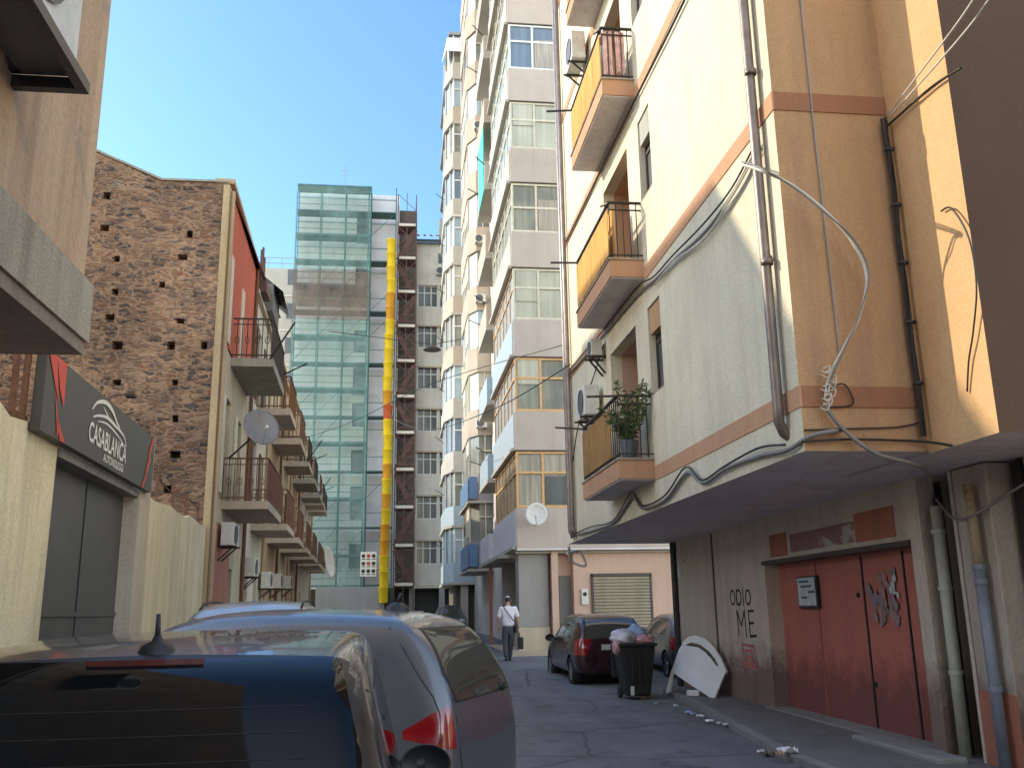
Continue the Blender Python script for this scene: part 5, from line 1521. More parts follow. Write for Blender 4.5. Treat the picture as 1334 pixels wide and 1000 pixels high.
def make_car(label, stations, W, paint, loc, heading, side_windows=(), rear_glass=None, windscreen=None, tail=None, head=None, wheels=(), wr=.31,
             third_light=None, antenna=None, handles=(), plate=None, spoiler=None, crown=.03, edge=.88, seams=(), rails=None, seats=False, gl='glass', mirrors=None, wiper=None, mirror_mat=None, brake=None):
    """stations: (s, zlow, zbelt, ztop, half width scale, belt scale, top scale), s=0 at the tail; built along +X local then turned so +X is the heading"""
    hw = W / 2
    verts = []; rows = 0
    secs = []
    for s, zl, zb, zt, ws, bs, ts in stations:
        w_ = hw * ws
        sec = [(w_ * .80, zl), (w_ * .95, zl + .05), (w_ * 1.0, zl + (zb - zl) * .35), (w_ * .99, zl + (zb - zl) * .75), (w_ * bs, zb), (w_ * (bs * .45 + ts * .55), zb + (zt - zb) * .55), (w_ * ts, zb + (zt - zb) * edge), (w_ * ts * .84, zt - (zt - zb) * crown), (w_ * ts * .4, zt + .008)]
        full = sec + [(0, zt + .012)] + [(-y, z) for y, z in reversed(sec)]
        secs.append([(s, y, z) for y, z in full])
    bm = bmesh.new(); grid = [[bm.verts.new(p) for p in sec] for sec in secs]
    n = len(grid[0])
    for i in range(len(grid) - 1):
        for j in range(n - 1):
            bm.faces.new((grid[i][j], grid[i][j + 1], grid[i + 1][j + 1], grid[i + 1][j]))
    for e in (0, -1):
        gsec = grid[e]; h_ = n // 2
        for j in range(h_):
            a, b_, c, d = gsec[j], gsec[j + 1], gsec[n - 2 - j], gsec[n - 1 - j]
            if b_ is c: bm.faces.new((a, b_, d))
            else: bm.faces.new((a, b_, c, d))
    # underside
    for i in range(len(grid) - 1):
        bm.faces.new((grid[i][0], grid[i + 1][0], grid[i + 1][-1], grid[i][-1]))
    bmesh.ops.recalc_face_normals(bm, faces=bm.faces)
    me = bpy.data.meshes.new('tmp'); bm.to_mesh(me); bm.free()
    to = bpy.data.objects.new('tmp', me); col.objects.link(to)
    md = to.modifiers.new('s', 'SUBSURF'); md.levels = 2; md.render_levels = 2
    dg = bpy.context.evaluated_depsgraph_get()
    me2 = bpy.data.meshes.new_from_object(to.evaluated_get(dg)); bpy.data.objects.remove(to)
    bm = bmesh.new(); bm.from_mesh(me2); bpy.data.meshes.remove(me2)
    bmesh.ops.recalc_face_normals(bm, faces=bm.faces)
    # regions: 0 body, 1 trim, 2 side glass, 3 rear glass, 4 windscreen, 5 tail lights, 6 head lights, 7 wheel arch(deleted), 8 third light
    def grow(poly, d):
        cx = sum(p[0] for p in poly) / len(poly); cy = sum(p[1] for p in poly) / len(poly)
        return [(cx + (p[0] - cx) * (1 + d / max(.05, math.hypot(p[0] - cx, p[1] - cy))), cy + (p[1] - cy) * (1 + d / max(.05, math.hypot(p[0] - cx, p[1] - cy)))) for p in poly]
    sidec = lambda c, nn: abs(nn.y) > .45
    for wp in side_windows:
        region(bm, poly_planes(grow(wp, .03), 'xz'), 1, sidec); region(bm, poly_planes(wp, 'xz'), 2, sidec)
    if rear_glass:
        rc = lambda c, nn: c.x < rear_glass[1] and nn.x < -.25 and abs(nn.y) < .8
        region(bm, poly_planes(grow(rear_glass[0], .035), 'yz'), 1, rc); region(bm, poly_planes(rear_glass[0], 'yz'), 3, rc)
    if third_light:
        region(bm, poly_planes(third_light, 'yz'), 8, lambda c, nn: c.x < rear_glass[1] + .2 and nn.x < -.15)
    if windscreen:
        region(bm, poly_planes(windscreen[0], 'yz'), 4, lambda c, nn: c.x > windscreen[1] and nn.x > .25 and abs(nn.y) < .8)
    if tail:
        for sg_ in (1, -1):
            pls = [(Vector(p), Vector(nn)) for p, nn in tail]
            pls = [(Vector((p.x, p.y * sg_, p.z)), Vector((nn.x, nn.y * sg_, nn.z))) for p, nn in pls]
            region(bm, pls, 5)
    if head:
        for sg_ in (1, -1):
            pls = [(Vector((p[0], p[1] * sg_, p[2])), Vector((nn[0], nn[1] * sg_, nn[2]))) for p, nn in head]
            region(bm, pls, 6)
    for wx in wheels:
        pg = [(wx + (wr + .05) * math.cos(2 * PI * k / 16), wr + (wr + .05) * math.sin(2 * PI * k / 16)) for k in range(16)]
        region(bm, poly_planes(pg, 'xz'), 7, lambda c, nn: abs(c.y) > hw * .6)
    bvh = BVHTree.FromBMesh(bm)
    t = thing('car', label, 'car', (0, 0, 0))
    names = {0: ('body', paint), 1: ('window_trim', M['black']), 2: ('side_window', M[gl]), 3: ('rear_window', M[gl]), 4: ('windscreen', M[gl]), 5: ('tail_light', M['taillight']), 6: ('headlight', M['headlight']), 8: ('brake_light', M['darkred'])}
    for k, (nm, mt) in names.items():
        groups = [lambda c: True]
        if k in (2, 5, 6): groups = [lambda c: c.y > 0, lambda c: c.y <= 0]
        for gsel in groups:
            fs = [f for f in bm.faces if f.material_index == k and gsel(f.calc_center_median())]
            if not fs: continue
            idx = {}; vs = []; fl2 = []
            for f in fs:
                q = []
                for v in f.verts:
                    if v.index not in idx: idx[v.index] = len(vs); vs.append(v.co.copy())
                    q.append(idx[v.index])
                fl2.append(q)
            bm.verts.index_update()
            m3 = bpy.data.meshes.new(nm); m3.from_pydata([tuple(v) for v in vs], [], fl2); m3.materials.append(mt)
            link(nm, m3, t, True)
    bm.verts.index_update()
    for wx in wheels:
        for sg_ in (1, -1):
            yo = sg_ * (hw - .02); yi = sg_ * (hw - .22)
            wh = MB().lathe([(wr * .62, yi), (wr * .93, yi), (wr, yi + sg_ * .03), (wr, yo - sg_ * .03), (wr * .93, yo), (wr * .66, yo), (wr * .64, yo - sg_ * .02)], (wx, 0, wr), 'y', 28)
            wo_ = wh.build('wheel', M['tyre'], t, smooth=True)
            rm = MB().lathe([(.01, yo - sg_ * .03), (.06, yo - sg_ * .02), (.07, yo - sg_ * .05), (wr * .3, yo - sg_ * .06), (wr * .6, yo - sg_ * .02), (wr * .65, yo - sg_ * .01), (wr * .65, yi)], (wx, 0, wr), 'y', 28)
            rm.build('rim', M['rim'], wo_, smooth=True)
            hb = MB()
            for k in range(5):
                a = 2 * PI * k / 5 + .3
                c = Vector((wx + wr * .42 * math.cos(a), 0, wr + wr * .42 * math.sin(a)))
                hb.lathe([(.002, yo - sg_ * .035), (.035, yo - sg_ * .035)], tuple(c), 'y', 8)
            hb.build('rim_slot', M['black'], wo_)
        MB().box(wx - wr - .04, wx + wr + .04, -(hw - .24), hw - .24, .2, wr * 2 + .1).build('wheel_well', M['black'], t)
    MB().box(stations[1][0] + .3, stations[-2][0] - .3, -hw * .7, hw * .7, .2, .3).build('underbody', M['black'], t)

    def surf(p, d):
        h_ = bvh.ray_cast(Vector(p), Vector(d).normalized())
        return h_[0], h_[1]
    for ax, pts, r_ in seams:
        out = []
        for p in pts:
            if ax == 'left': q, nn = surf((p[0], 3, p[1]), (0, -1, 0))
            elif ax == 'right': q, nn = surf((p[0], -3, p[1]), (0, 1, 0))
            elif ax == 'rear': q, nn = surf((-3, p[0], p[1]), (1, 0, 0))
            else: q, nn = surf((p[0], p[1], 4), (0, 0, -1))
            if q is not None: out.append(q + Vector((0, 0, 0)))
        if len(out) > 1: MB().tube(out, r_, 5).build('panel_gap', M['black'], t)
    if plate:
        q, nn = surf((-3, 0, plate), (1, 0, 0))
        MB().box(q.x - .02, q.x + .0, -.26, .26, plate - .055, plate + .055).build('number_plate', M['plate'], t)
    if antenna:
        q, nn = surf((antenna[0], antenna[1], 4), (0, 0, -1))
        if antenna[2] == 'fin':
            a = MB(); a.lathe([(.10, -.01), (.085, .03), (.05, .055), (.002, .065)], tuple(q), 'z', 16); a.tube([q + Vector((0, 0, .05)), q + Vector((-.03, 0, .13))], .012, 8)
        else:
            a = MB(); a.lathe([(.058, -.01), (.046, .014), (.018, .026), (.010, .045), (.002, .047)], tuple(q), 'z', 16); a.tube([q + Vector((0, 0, .02)), q + Vector((-.01, 0, .105))], [.010, .006], 8)
        a.build('antenna', M['black'], t, smooth=True)
    if rails:
        for sg_ in (1, -1):
            pts = []
            for k in range(9):
                x = rails[0] + (rails[1] - rails[0]) * k / 8
                q, nn = surf((x, sg_ * rails[2], 4), (0, 0, -1)); pts.append(q + Vector((0, 0, .045 if 0 < k < 8 else .0)))
            MB().tube(pts, .015, 8).build('roof_rail', M['black'], t, smooth=True)
    if wiper:
        q, nn = surf((-3, wiper[0], wiper[1]), (1, 0, 0))
        a = MB(); a.lathe([(.002, -.03), (.03, -.03), (.035, .0)], (q.x, q.y, q.z), 'x', 12)
        if len(wiper) > 2:
            q2, nn = surf((-3, wiper[2], wiper[3]), (1, 0, 0)); a.tube([q + Vector((-.03, 0, 0)), q2 + Vector((-.02, 0, 0))], .008, 6)
        a.build('wiper', M['black'], t)
    if brake:
        pts = []
        for k in range(7):
            q, nn = surf((-3, -brake[0] + 2 * brake[0] * k / 6, brake[1]), (1, 0, 0)); pts.append(q + nn * -.0 + Vector((-.004, 0, 0)))
        a = MB()
        for p, q in zip(pts, pts[1:]): a.bar(p, q, .02, .022)
        a.build('brake_light', M['darkred'], t)
        for zz in (1.06, 1.12, 1.18, 1.24, 1.30, 1.36):
            pts = []
            for k in range(9):
                q, nn = surf((-3, -.48 + .12 * k, zz), (1, 0, 0)); pts.append(q + Vector((-.0005, 0, 0)))
            MB().tube(pts, .0012, 4).build('heater_line', M['iron'], t)
    if spoiler:
        x0, x1, hwid, z0 = spoiler
        pts = []; a = MB(); k_ = 16
        for i in range(k_ + 1):
            y = -hwid + 2 * hwid * i / k_
            e = 1 - (abs(y) / hwid) ** 4
            zz = z0 - .07 * (abs(y) / hwid) ** 2
            pts.append(((x1, y, zz + .012), (x0 + .10 * (1 - e), y, zz - .02), (x0 + .10 * (1 - e) + .02, y, zz - .045), (x1, y, zz - .05)))
        for p, q in zip(pts, pts[1:]):
            for i in range(4): a.quad(p[i], q[i], q[(i + 1) % 4], p[(i + 1) % 4])
        a.build('spoiler', paint, t, smooth=False, bevel=.01)
    if mirrors:
        for sg_ in (1, -1):
            c_ = (mirrors[0], sg_ * (hw + .07), mirrors[1])
            a = MB(); a.lathe([(.002, .03), (.085, .028), (.098, .0), (.095, .04), (.07, .09), (.002, .11)], c_, 'x', 20)
            for i_ in range(len(a.v)): a.v[i_] = (a.v[i_][0], c_[1] + (a.v[i_][1] - c_[1]) * 1.15, c_[2] + (a.v[i_][2] - c_[2]) * .85)
            a.bar((c_[0] + .07, sg_ * (hw - .1), c_[2] - .02), (c_[0] + .05, c_[1], c_[2]), .05); a.build('wing_mirror', mirror_mat or M['black'], t, smooth=True)
    if seats:
        for (x, y) in seats:
            a = MB(); a.box(x, x + .14, y - .22, y + .22, .5, 1.08); a.build('seat', M['seat'], t, bevel=.04)
            a = MB(); a.box(x - .01, x + .11, y - .13, y + .13, 1.12, 1.32); a.build('headrest', M['seat'], t, bevel=.05)
    bm.free()
    t.location = loc; t.rotation_euler = (0, 0, heading)
    return t


def st(L, H, belt, tail_h, w=1.0, tp=None):
    """a five-door hatchback outline scaled to length L and height H"""
    r = [(0.0, .34, .62, .70, .80 * w, .95, .8), (.035, .27, tail_h - .10, tail_h, .93 * w, .96, .84), (.14, .24, belt - .03, H * .78, .975 * w, .955, .80), (.34, .22, belt, H * .945, .99 * w, .955, .75), (.62, .22, belt, H * .985, w, .955, .73),
            (L * .36, .22, belt - .01, H, w, .955, .72), (L * .5, .22, belt - .03, H * .995, w, .955, .72), (L * .60, .22, belt - .05, H * .96, w, .955, .72), (L * .69, .22, belt - .07, H * .80, w, .955, .76), (L * .76, .22, belt - .10, belt + .03, w, .955, .82),
            (L * .86, .22, belt - .14, belt - .06, .985 * w, .95, .8), (L * .95, .24, belt - .24, belt - .17, .93 * w, .94, .8), (L, .30, .52, .60, .78 * w, .95, .8)]
    if tp: r = [q[:6] + (tp if 2 <= k <= 7 else q[6],) for k, q in enumerate(r)]
    return r


# 1 dark hatchback in the near left foreground
make_car('near black hatchback with a stub antenna and large rear window in the lower left corner', st(3.6, 1.54, .98, 1.02, tp=.775), 1.55, M['paint_black'], (-.70, 2.42, 0), PI / 2, crown=.003, edge=.985,
         side_windows=[[(.62, 1.03), (.75, 1.36), (1.35, 1.42), (1.35, 1.03)], [(1.42, 1.03), (1.42, 1.42), (2.0, 1.38), (2.45, 1.02)]],
         rear_glass=([(-.69, .99), (-.545, 1.48), (.545, 1.48), (.69, .99)], .5), windscreen=([(-.6, .95), (-.5, 1.42), (.5, 1.42), (.6, .95)], 2.0),
         tail=[((.35, 0, 0), (1, 0, 0)), ((0, .60, 0), (0, -1, 0)), ((0, 0, .52), (0, 0, -1)), ((0, 0, .76), (0, 0, 1))],
         antenna=(.55, 0.0, 'stub'), wheels=(.55, 2.95), wr=.29, plate=.62, gl='glass_black', seats=[(.9, -.35), (.9, .35), (1.9, -.35), (1.9, .35)], mirrors=(1.95, .95), spoiler=None, brake=(.16, 1.472),
         seams=[('rear', [(-.75, .95), (-.72, 1.1), (-.67, 1.25), (-.62, 1.38)], .004)])
# 2 blue-grey MPV turned across, nose to the wall
HD = PI - math.radians(23)
c2h = Vector((math.cos(HD), math.sin(HD), 0)); c2l = Vector((-math.sin(HD), math.cos(HD), 0))
tail_left = Vector((.39, 6.30, 0)) - c2l * .82
make_car('blue-grey people carrier turned across the street behind the near black car', st(4.05, 1.635, .98, 1.0), 1.68, M['paint_grey'], tuple(tail_left), HD,
         side_windows=[[(.72, 1.16), (.85, 1.34), (1.25, 1.40), (1.25, 1.06)], [(1.32, 1.05), (1.32, 1.46), (2.1, 1.46), (2.1, 1.0)], [(2.16, 1.0), (2.16, 1.45), (2.5, 1.42), (2.95, 1.0)]],
         rear_glass=([(-.60, 1.02), (-.62, 1.20), (-.50, 1.48), (.50, 1.48), (.62, 1.20), (.60, 1.02)], .6), windscreen=([(-.66, .98), (-.54, 1.48), (.54, 1.48), (.66, .98)], 2.2),
         tail=[((.36, 0, .85), (.48, 0, .88)), ((.36, 0, .80), (.19, 0, -.98)), ((0, .70, 0), (0, -1, 0)), ((.36, 0, 0), (1, 0, 0))],
         antenna=(.75, 0.0, 'fin'), wheels=(.72, 3.25), wr=.31, gl='glass', seats=[(.95, -.38), (.95, .38)], mirrors=(2.6, 1.0), wiper=(-.42, 1.04),
         seams=[('left', [(.66, 1.58), (.55, 1.50), (.42, 1.36), (.28, 1.18), (.17, 1.05), (.12, .95), (.10, .8), (.11, .6), (.14, .4)], .005), ('rear', [(.66, 1.04), (.66, .9), (.65, .7), (.6, .5)], .005), ('left', [(.9, .45), (.92, .8), (1.28, .95)], .004)])
# 3 pale roof beyond
make_car('pale car parked along the courtyard wall, mostly hidden by the grey one', st(4.2, 1.77, 1.05, 1.1), 1.76, M['paint_pale'], (-1.62, 10.6, 0), PI / 2,
         side_windows=[[(.6, 1.1), (.7, 1.5), (1.6, 1.56), (1.6, 1.1)], [(1.7, 1.1), (1.7, 1.56), (2.4, 1.5), (2.9, 1.08)]],
         rear_glass=([(-.66, 1.1), (-.56, 1.56), (.56, 1.56), (.66, 1.1)], .6), windscreen=([(-.66, 1.05), (-.54, 1.56), (.54, 1.56), (.66, 1.05)], 2.2),
         tail=[((.3, 0, 0), (1, 0, 0)), ((0, .66, 0), (0, -1, 0)), ((0, 0, .8), (0, 0, -1)), ((0, 0, 1.1), (0, 0, 1))], wheels=(.7, 3.3), wr=.33, plate=.8, rails=(.5, 2.4, .56))
# 4 dark wine hatchback parked on the right
make_car('dark wine-coloured hatchback parked facing away beside the wheelie bin', st(3.78, 1.50, .96, 1.0), 1.66, M['paint_wine'], (4.62, 19.95, .02), PI / 2 + math.radians(1.5),
         side_windows=[[(.72, 1.0), (.88, 1.32), (1.5, 1.38), (1.5, 1.0)], [(1.58, 1.0), (1.58, 1.38), (2.1, 1.36), (2.62, .98)]],
         rear_glass=([(-.60, .98), (-.52, 1.37), (.52, 1.37), (.60, .98)], .55), windscreen=([(-.62, .95), (-.52, 1.38), (.52, 1.38), (.62, .95)], 2.1),
         tail=[((.30, 0, 0), (1, 0, 0)), ((0, .52, .8), (0, -.95, -.3)), ((0, 0, .64), (0, 0, -1)), ((0, 0, .98), (0, 0, 1))], wheels=(.66, 3.05), wr=.30, plate=.80, gl='glass', seats=[(.95, -.35), (.95, .35)], mirrors=(2.45, .95), handles=(),
         seams=[('left', [(1.54, .98), (1.53, .6), (1.5, .3)], .004), ('rear', [(-.6, .94), (-.55, .6), (.55, .6), (.6, .94)], .004)])
# 5 silver car parked in the gap behind the bin
make_car('grey-blue car parked behind the wheelie bin in front of the pink wall', st(3.9, 1.45, .94, .98), 1.66, M['paint_silver'], (6.95, 20.7, .04), PI / 2,
         side_windows=[[(.72, .98), (.88, 1.30), (1.5, 1.34), (1.5, .98)], [(1.58, .98), (1.58, 1.34), (2.2, 1.32), (2.7, .96)]],
         rear_glass=([(-.60, .96), (-.52, 1.33), (.52, 1.33), (.60, .96)], .55), windscreen=([(-.62, .93), (-.52, 1.34), (.52, 1.34), (.62, .93)], 2.1),
         tail=[((.30, 0, 0), (1, 0, 0)), ((0, .56, 0), (0, -1, 0)), ((0, 0, .66), (0, 0, -1)), ((0, 0, .92), (0, 0, 1))], wheels=(.66, 3.15), wr=.30, plate=.6, mirrors=(2.4, .93))
# 6 far car facing the camera
make_car('distant dark teal car facing the camera at the end of the street', st(3.9, 1.45, .94, .98), 1.66, M['paint_teal'], (2.95, 53.5, .5), -PI / 2,
         side_windows=[[(.72, .98), (.88, 1.30), (1.5, 1.34), (1.5, .98)], [(1.58, .98), (1.58, 1.34), (2.2, 1.32), (2.7, .96)]],
         windscreen=([(-.66, .93), (-.54, 1.34), (.54, 1.34), (.66, .93)], 2.1), head=[((3.6, 0, 0), (-1, 0, 0)), ((0, .45, 0), (0, -1, 0)), ((0, 0, .55), (0, 0, -1)), ((0, 0, .75), (0, 0, 1))], wheels=(.66, 3.15), wr=.30)


# ------------------------------------------------------------------ WHEELIE BIN, bags, headboard, litter
wb_ = thing('wheelie_bin', 'overfilled black wheelie bin standing in the road beside the wine-coloured car', 'bin', (4.42, 17.4, 0))
BX, BY = 4.42, 17.45
def frus(mb, x0, x1, y0, y1, z0, X0, X1, Y0, Y1, z1):
    n = len(mb.v)
    mb.v += [(x0, y0, z0), (x1, y0, z0), (x1, y1, z0), (x0, y1, z0), (X0, Y0, z1), (X1, Y0, z1), (X1, Y1, z1), (X0, Y1, z1)]
    for q in ((0, 3, 2, 1), (0, 1, 5, 4), (1, 2, 6, 5), (2, 3, 7, 6), (3, 0, 4, 7), (4, 5, 6, 7)):
        mb.f.append(tuple(n + i for i in q)); mb.mi.append(0)
    return mb
frus(MB(), BX - .22, BX + .22, BY - .25, BY + .25, .06, BX - .33, BX + .33, BY - .34, BY + .34, .93).build('tub', M['binblack'], wb_, bevel=.03)
MB().box(BX - .36, BX + .36, BY - .37, BY + .37, .931, .985).build('rim', M['binblack'], wb_, bevel=.015)
b = MB()
for x in (-.12, 0, .12): b.box(BX + x - .015, BX + x + .015, BY - .345, BY - .30, .3, .85)
b.build('rib', M['binblack'], wb_)
MB().box(BX - .34, BX + .34, BY + .385, BY + .44, .35, 1.02).build('lid', M['binblack'], wb_, bevel=.015)
for sx in (-1, 1):
    MB().lathe([(.01, -.03), (.10, -.03), (.11, 0), (.10, .03), (.01, .03)], (BX + sx * .24, BY + .22, .11), 'x', 16).build('wheel', M['tyre'], wb_)
MB().box(BX - .16, BX - .10, BY - .3, BY - .262, .08, .24).build('reflective_strip', M['plate'], wb_)


def bag(label, c, r, mat, seed, name='rubbish_bag'):
    bm = bmesh.new(); bmesh.ops.create_icosphere(bm, subdivisions=3, radius=1)
    random.seed(seed); ph = [random.uniform(0, 6) for _ in range(6)]
    for v in bm.verts:
        p = v.co.copy()
        k = 1 + .12 * math.sin(5 * p.x + ph[0]) * math.sin(4 * p.y + ph[1]) + .10 * math.sin(8 * p.z + 3 * p.x + ph[2]) + .06 * math.sin(13 * p.y + ph[3]) + .04 * random.uniform(-1, 1)
        q = p * k
        if p.z > .75: q.x *= .6; q.y *= .6; q.z *= 1.15
        v.co = Vector((c[0] + q.x * r[0], c[1] + q.y * r[1], c[2] + q.z * r[2]))
    me = bpy.data.meshes.new(name); bm.to_mesh(me); bm.free(); me.materials.append(mat)
    o = link(name, me, None, True)
    return tag(o, label, 'bag')


bag('white rubbish bag bulging over the left side of the wheelie bin', (BX - .24, BY - .12, 1.08), (.24, .2, .15), M['bagwhite'], 1)
bag('pale blue rubbish bag on top of the heap in the wheelie bin', (BX + .05, BY + .05, 1.15), (.22, .2, .14), M['bagblue'], 2)
bag('pink rubbish bag at the right front of the wheelie bin', (BX + .16, BY - .14, 1.03), (.2, .17, .10), M['bagpink'], 3)
bag('small pink bag drooping over the left edge of the wheelie bin', (BX - .38, BY - .22, .93), (.08, .09, .14), M['bagpink'], 4)
bag('little pale bag filling the right corner of the wheelie bin', (BX + .26, BY + .1, 1.06), (.11, .14, .11), M['bagwhite'], 6)

# white headboard leaning on the wall, tilted on one corner
hbd = thing('headboard', 'discarded white arched bed headboard leaning against the grey wall', 'headboard', (5.3, 16.8, 0))
cpx = [(868, 902), (873, 872), (882, 843), (893, 832), (906, 828), (920, 834), (933, 850), (943, 868), (945, 877), (930, 912), (903, 893), (874, 874)]
A3 = Vector((5.02, 17.25, .0)); B3 = Vector((5.55, 16.35, .0))
nrm_ = (B3 - A3).cross(Vector((.32, .18, 1))).normalized()
if nrm_.y > 0: nrm_ = -nrm_
def onP(x, y, off=0):
    r = ray(x, y); o = Vector((0, 0, HC)); t_ = (A3 + nrm_ * off - o).dot(nrm_) / r.dot(nrm_); return o + r * t_
def slab3(name, px, th, mat, parent, off=0):
    a = [onP(x, y, off) for x, y in px]; b_ = [p - nrm_ * th for p in a]; mb = MB(); n = len(a)
    mb.v = [tuple(p) for p in a + b_]; mb.f = [tuple(range(n)), tuple(reversed(range(n, 2 * n)))] + [(i, (i + 1) % n, n + (i + 1) % n, n + i) for i in range(n)]; mb.mi = [0] * len(mb.f)
    return mb.build(name, mat, parent)
main = [(877, 866), (884, 846), (889, 838), (898, 834), (912, 836), (925, 845), (935, 858), (941, 872), (944, 876), (930, 911), (902, 893), (874, 874)]
slab3('board', main, .03, M['boardwhite'], hbd)
arcp = [(889, 836), (896, 829), (906, 827), (918, 831), (929, 841), (938, 855), (946, 873), (944, 877), (940, 871), (934, 861), (924, 848), (912, 839), (900, 836), (891, 840)]
slab3('arch_rail', arcp, .05, M['boardwhite'], hbd, .02)
slot = [(893, 840), (900, 836.5), (911, 838.5), (922, 846), (931, 857), (936, 867), (933, 866.5), (927, 858), (919, 849), (909, 842.5), (899, 841)]
slab3('slot', slot, .004, M['darkwall'], hbd, .006)
leg = [(874, 874), (877, 874), (872, 901), (867, 903), (868, 896)]
slab3('leg', leg, .04, M['boardwhite'], hbd)
fo = MB(); c = onP(904, 902); fo.box(c.x - .12, c.x + .10, c.y - .05, c.y + .05, .075, .17, rz=-.5)
tag(fo.build('wood_offcut', M['boardwhite'], None, bevel=.01), 'white wooden offcut lying under the leaning headboard', 'wood')

random.seed(21)


def scrap(label, px, mat, size, seed, group=None, z=.006, nm='paper_scrap'):
    r = ray(*px); t_ = (z - HC) / r.z; c = Vector((0, 0, HC)) + r * t_
    random.seed(seed); bm = bmesh.new(); bmesh.ops.create_grid(bm, x_segments=5, y_segments=5, size=.5)
    a = random.uniform(0, PI)
    for v in bm.verts:
        x, y = v.co.x * size, v.co.y * size * .7
        v.co = Vector((c.x + x * math.cos(a) - y * math.sin(a), c.y + x * math.sin(a) + y * math.cos(a), c.z + random.uniform(0, size * .32)))
    me = bpy.data.meshes.new('litter'); bm.to_mesh(me); bm.free(); me.materials.append(M[mat])
    return tag(link(nm, me), label, nm.replace('_', ' '), group)


scrap('crumpled brown cardboard lying at the foot of the wheelie bin', (841, 909), 'cardboard', .24, 1, nm='cardboard_piece')
scrap('white paper flattened beside dark rags nearest the camera', (1026, 980), 'whiteplastic', .20, 2, z=.08)
scrap('dark crumpled rag in the gutter nearest the camera', (1000, 984), 'darkwall', .16, 3, nm='rag')
scrap('grey paper ball at the left end of the nearest litter', (992, 979), 'paper', .10, 4)
scrap('brown flattened packet between the rag and the white paper', (1012, 983), 'cardboard', .15, 5, z=.075, nm='flat_packet')
LG = 'scraps of litter along the kerb'
for k, (px_, mt_, sz) in enumerate([((880, 920), 'paper', .12), ((896, 928), 'bagblue', .10), ((903, 930), 'bagblue', .09), ((912, 933), 'bagwhite', .12), ((923, 940), 'whiteplastic', .14), ((936, 942), 'paper', .08), ((947, 945), 'whiteplastic', .14), ((965, 951), 'paper', .08), ((990, 949), 'paper', .08), ((995, 960), 'whiteplastic', .09), ((1008, 963), 'whiteplastic', .10), ((1030, 963), 'paper', .06), ((1062, 983), 'bagwhite', .05), ((855, 916), 'paper', .07), ((1050, 934), 'stone', .10), ((1046, 930), 'paper', .07), ((813, 905), 'paper', .08), ((790, 899), 'paper', .07)]):
    scrap('small pale scrap of paper or plastic littering the kerb', px_, mt_, sz, 30 + k, LG, z=.02)


# ------------------------------------------------------------------ PERSON walking away


def skinned(name, joints, edges, mat, parent=None, sub=2, root=0):
    me = bpy.data.meshes.new(name); me.from_pydata([tuple(j[:3]) for j in joints], edges, [])
    o = bpy.data.objects.new('tmp', me); col.objects.link(o)
    sk = o.modifiers.new('skin', 'SKIN'); sk.use_smooth_shade = True
    for i, j_ in enumerate(joints):
        r = j_[3]; me.skin_vertices[0].data[i].radius = r if isinstance(r, tuple) else (r, r)
        me.skin_vertices[0].data[i].use_root = (i == root)
    s_ = o.modifiers.new('sub', 'SUBSURF'); s_.levels = sub; s_.render_levels = sub
    dg = bpy.context.evaluated_depsgraph_get(); dg.update()
    m2 = bpy.data.meshes.new_from_object(o.evaluated_get(dg)); bpy.data.objects.remove(o)
    m2.name = name; m2.materials.clear(); m2.materials.append(mat)
    return link(name, m2, parent, True)


px0, py0, pz0 = 3.10, 26.0, .28
pe = thing('person', 'man in a white shirt and dark trousers walking away down the street', 'person', (px0, py0, pz0))
def pp_(x, y, z): return (px0 + x, py0 + y, pz0 + z)
J = [(*pp_(0, 0, .92), .10), (*pp_(0, .01, 1.12), .09), (*pp_(0, .02, 1.32), .10), (*pp_(0, .03, 1.43), .075), (*pp_(.0, .05, 1.50), .052), (*pp_(0, .06, 1.58), .075), (*pp_(0, .065, 1.66), .065),
     (*pp_(-.18, .02, 1.40), .06), (*pp_(-.25, -.02, 1.14), .045), (*pp_(-.27, .06, .90), .034), (*pp_(-.27, .08, .83), .03),
     (*pp_(.18, .02, 1.40), .06), (*pp_(.26, -.02, 1.14), .045), (*pp_(.28, .04, .90), .034), (*pp_(.28, .06, .83), .03),
     (*pp_(-.09, 0, .86), .08), (*pp_(-.09, .04, .48), .065), (*pp_(-.08, -.10, .12), .045), (*pp_(.09, 0, .86), .08), (*pp_(.07, .10, .48), .065), (*pp_(.05, .16, .10), .045)]
E_ = [(0, 1), (1, 2), (2, 3), (3, 4), (4, 5), (5, 6), (2, 7), (7, 8), (8, 9), (9, 10), (2, 11), (11, 12), (12, 13), (13, 14), (0, 15), (15, 16), (16, 17), (0, 18), (18, 19), (19, 20)]
skinned('body', J, E_, M['skin'], pe)
skinned('shirt', [(*pp_(0, 0, .88), (.16, .12)), (*pp_(0, 0, .97), (.18, .135)), (*pp_(0, .01, 1.12), (.18, .135)), (*pp_(0, .02, 1.30), (.20, .14)), (*pp_(0, .03, 1.41), (.12, .10)), (*pp_(0, .04, 1.46), .07),
                  (*pp_(-.19, .02, 1.38), .085), (*pp_(-.245, -.0, 1.20), .068), (*pp_(-.26, -.01, 1.13), .066), (*pp_(.19, .02, 1.38), .085), (*pp_(.245, -.0, 1.20), .068), (*pp_(.26, -.01, 1.13), .066)],
        [(0, 1), (1, 2), (2, 3), (3, 4), (4, 5), (3, 6), (6, 7), (7, 8), (3, 9), (9, 10), (10, 11)], M['shirt'], pe)
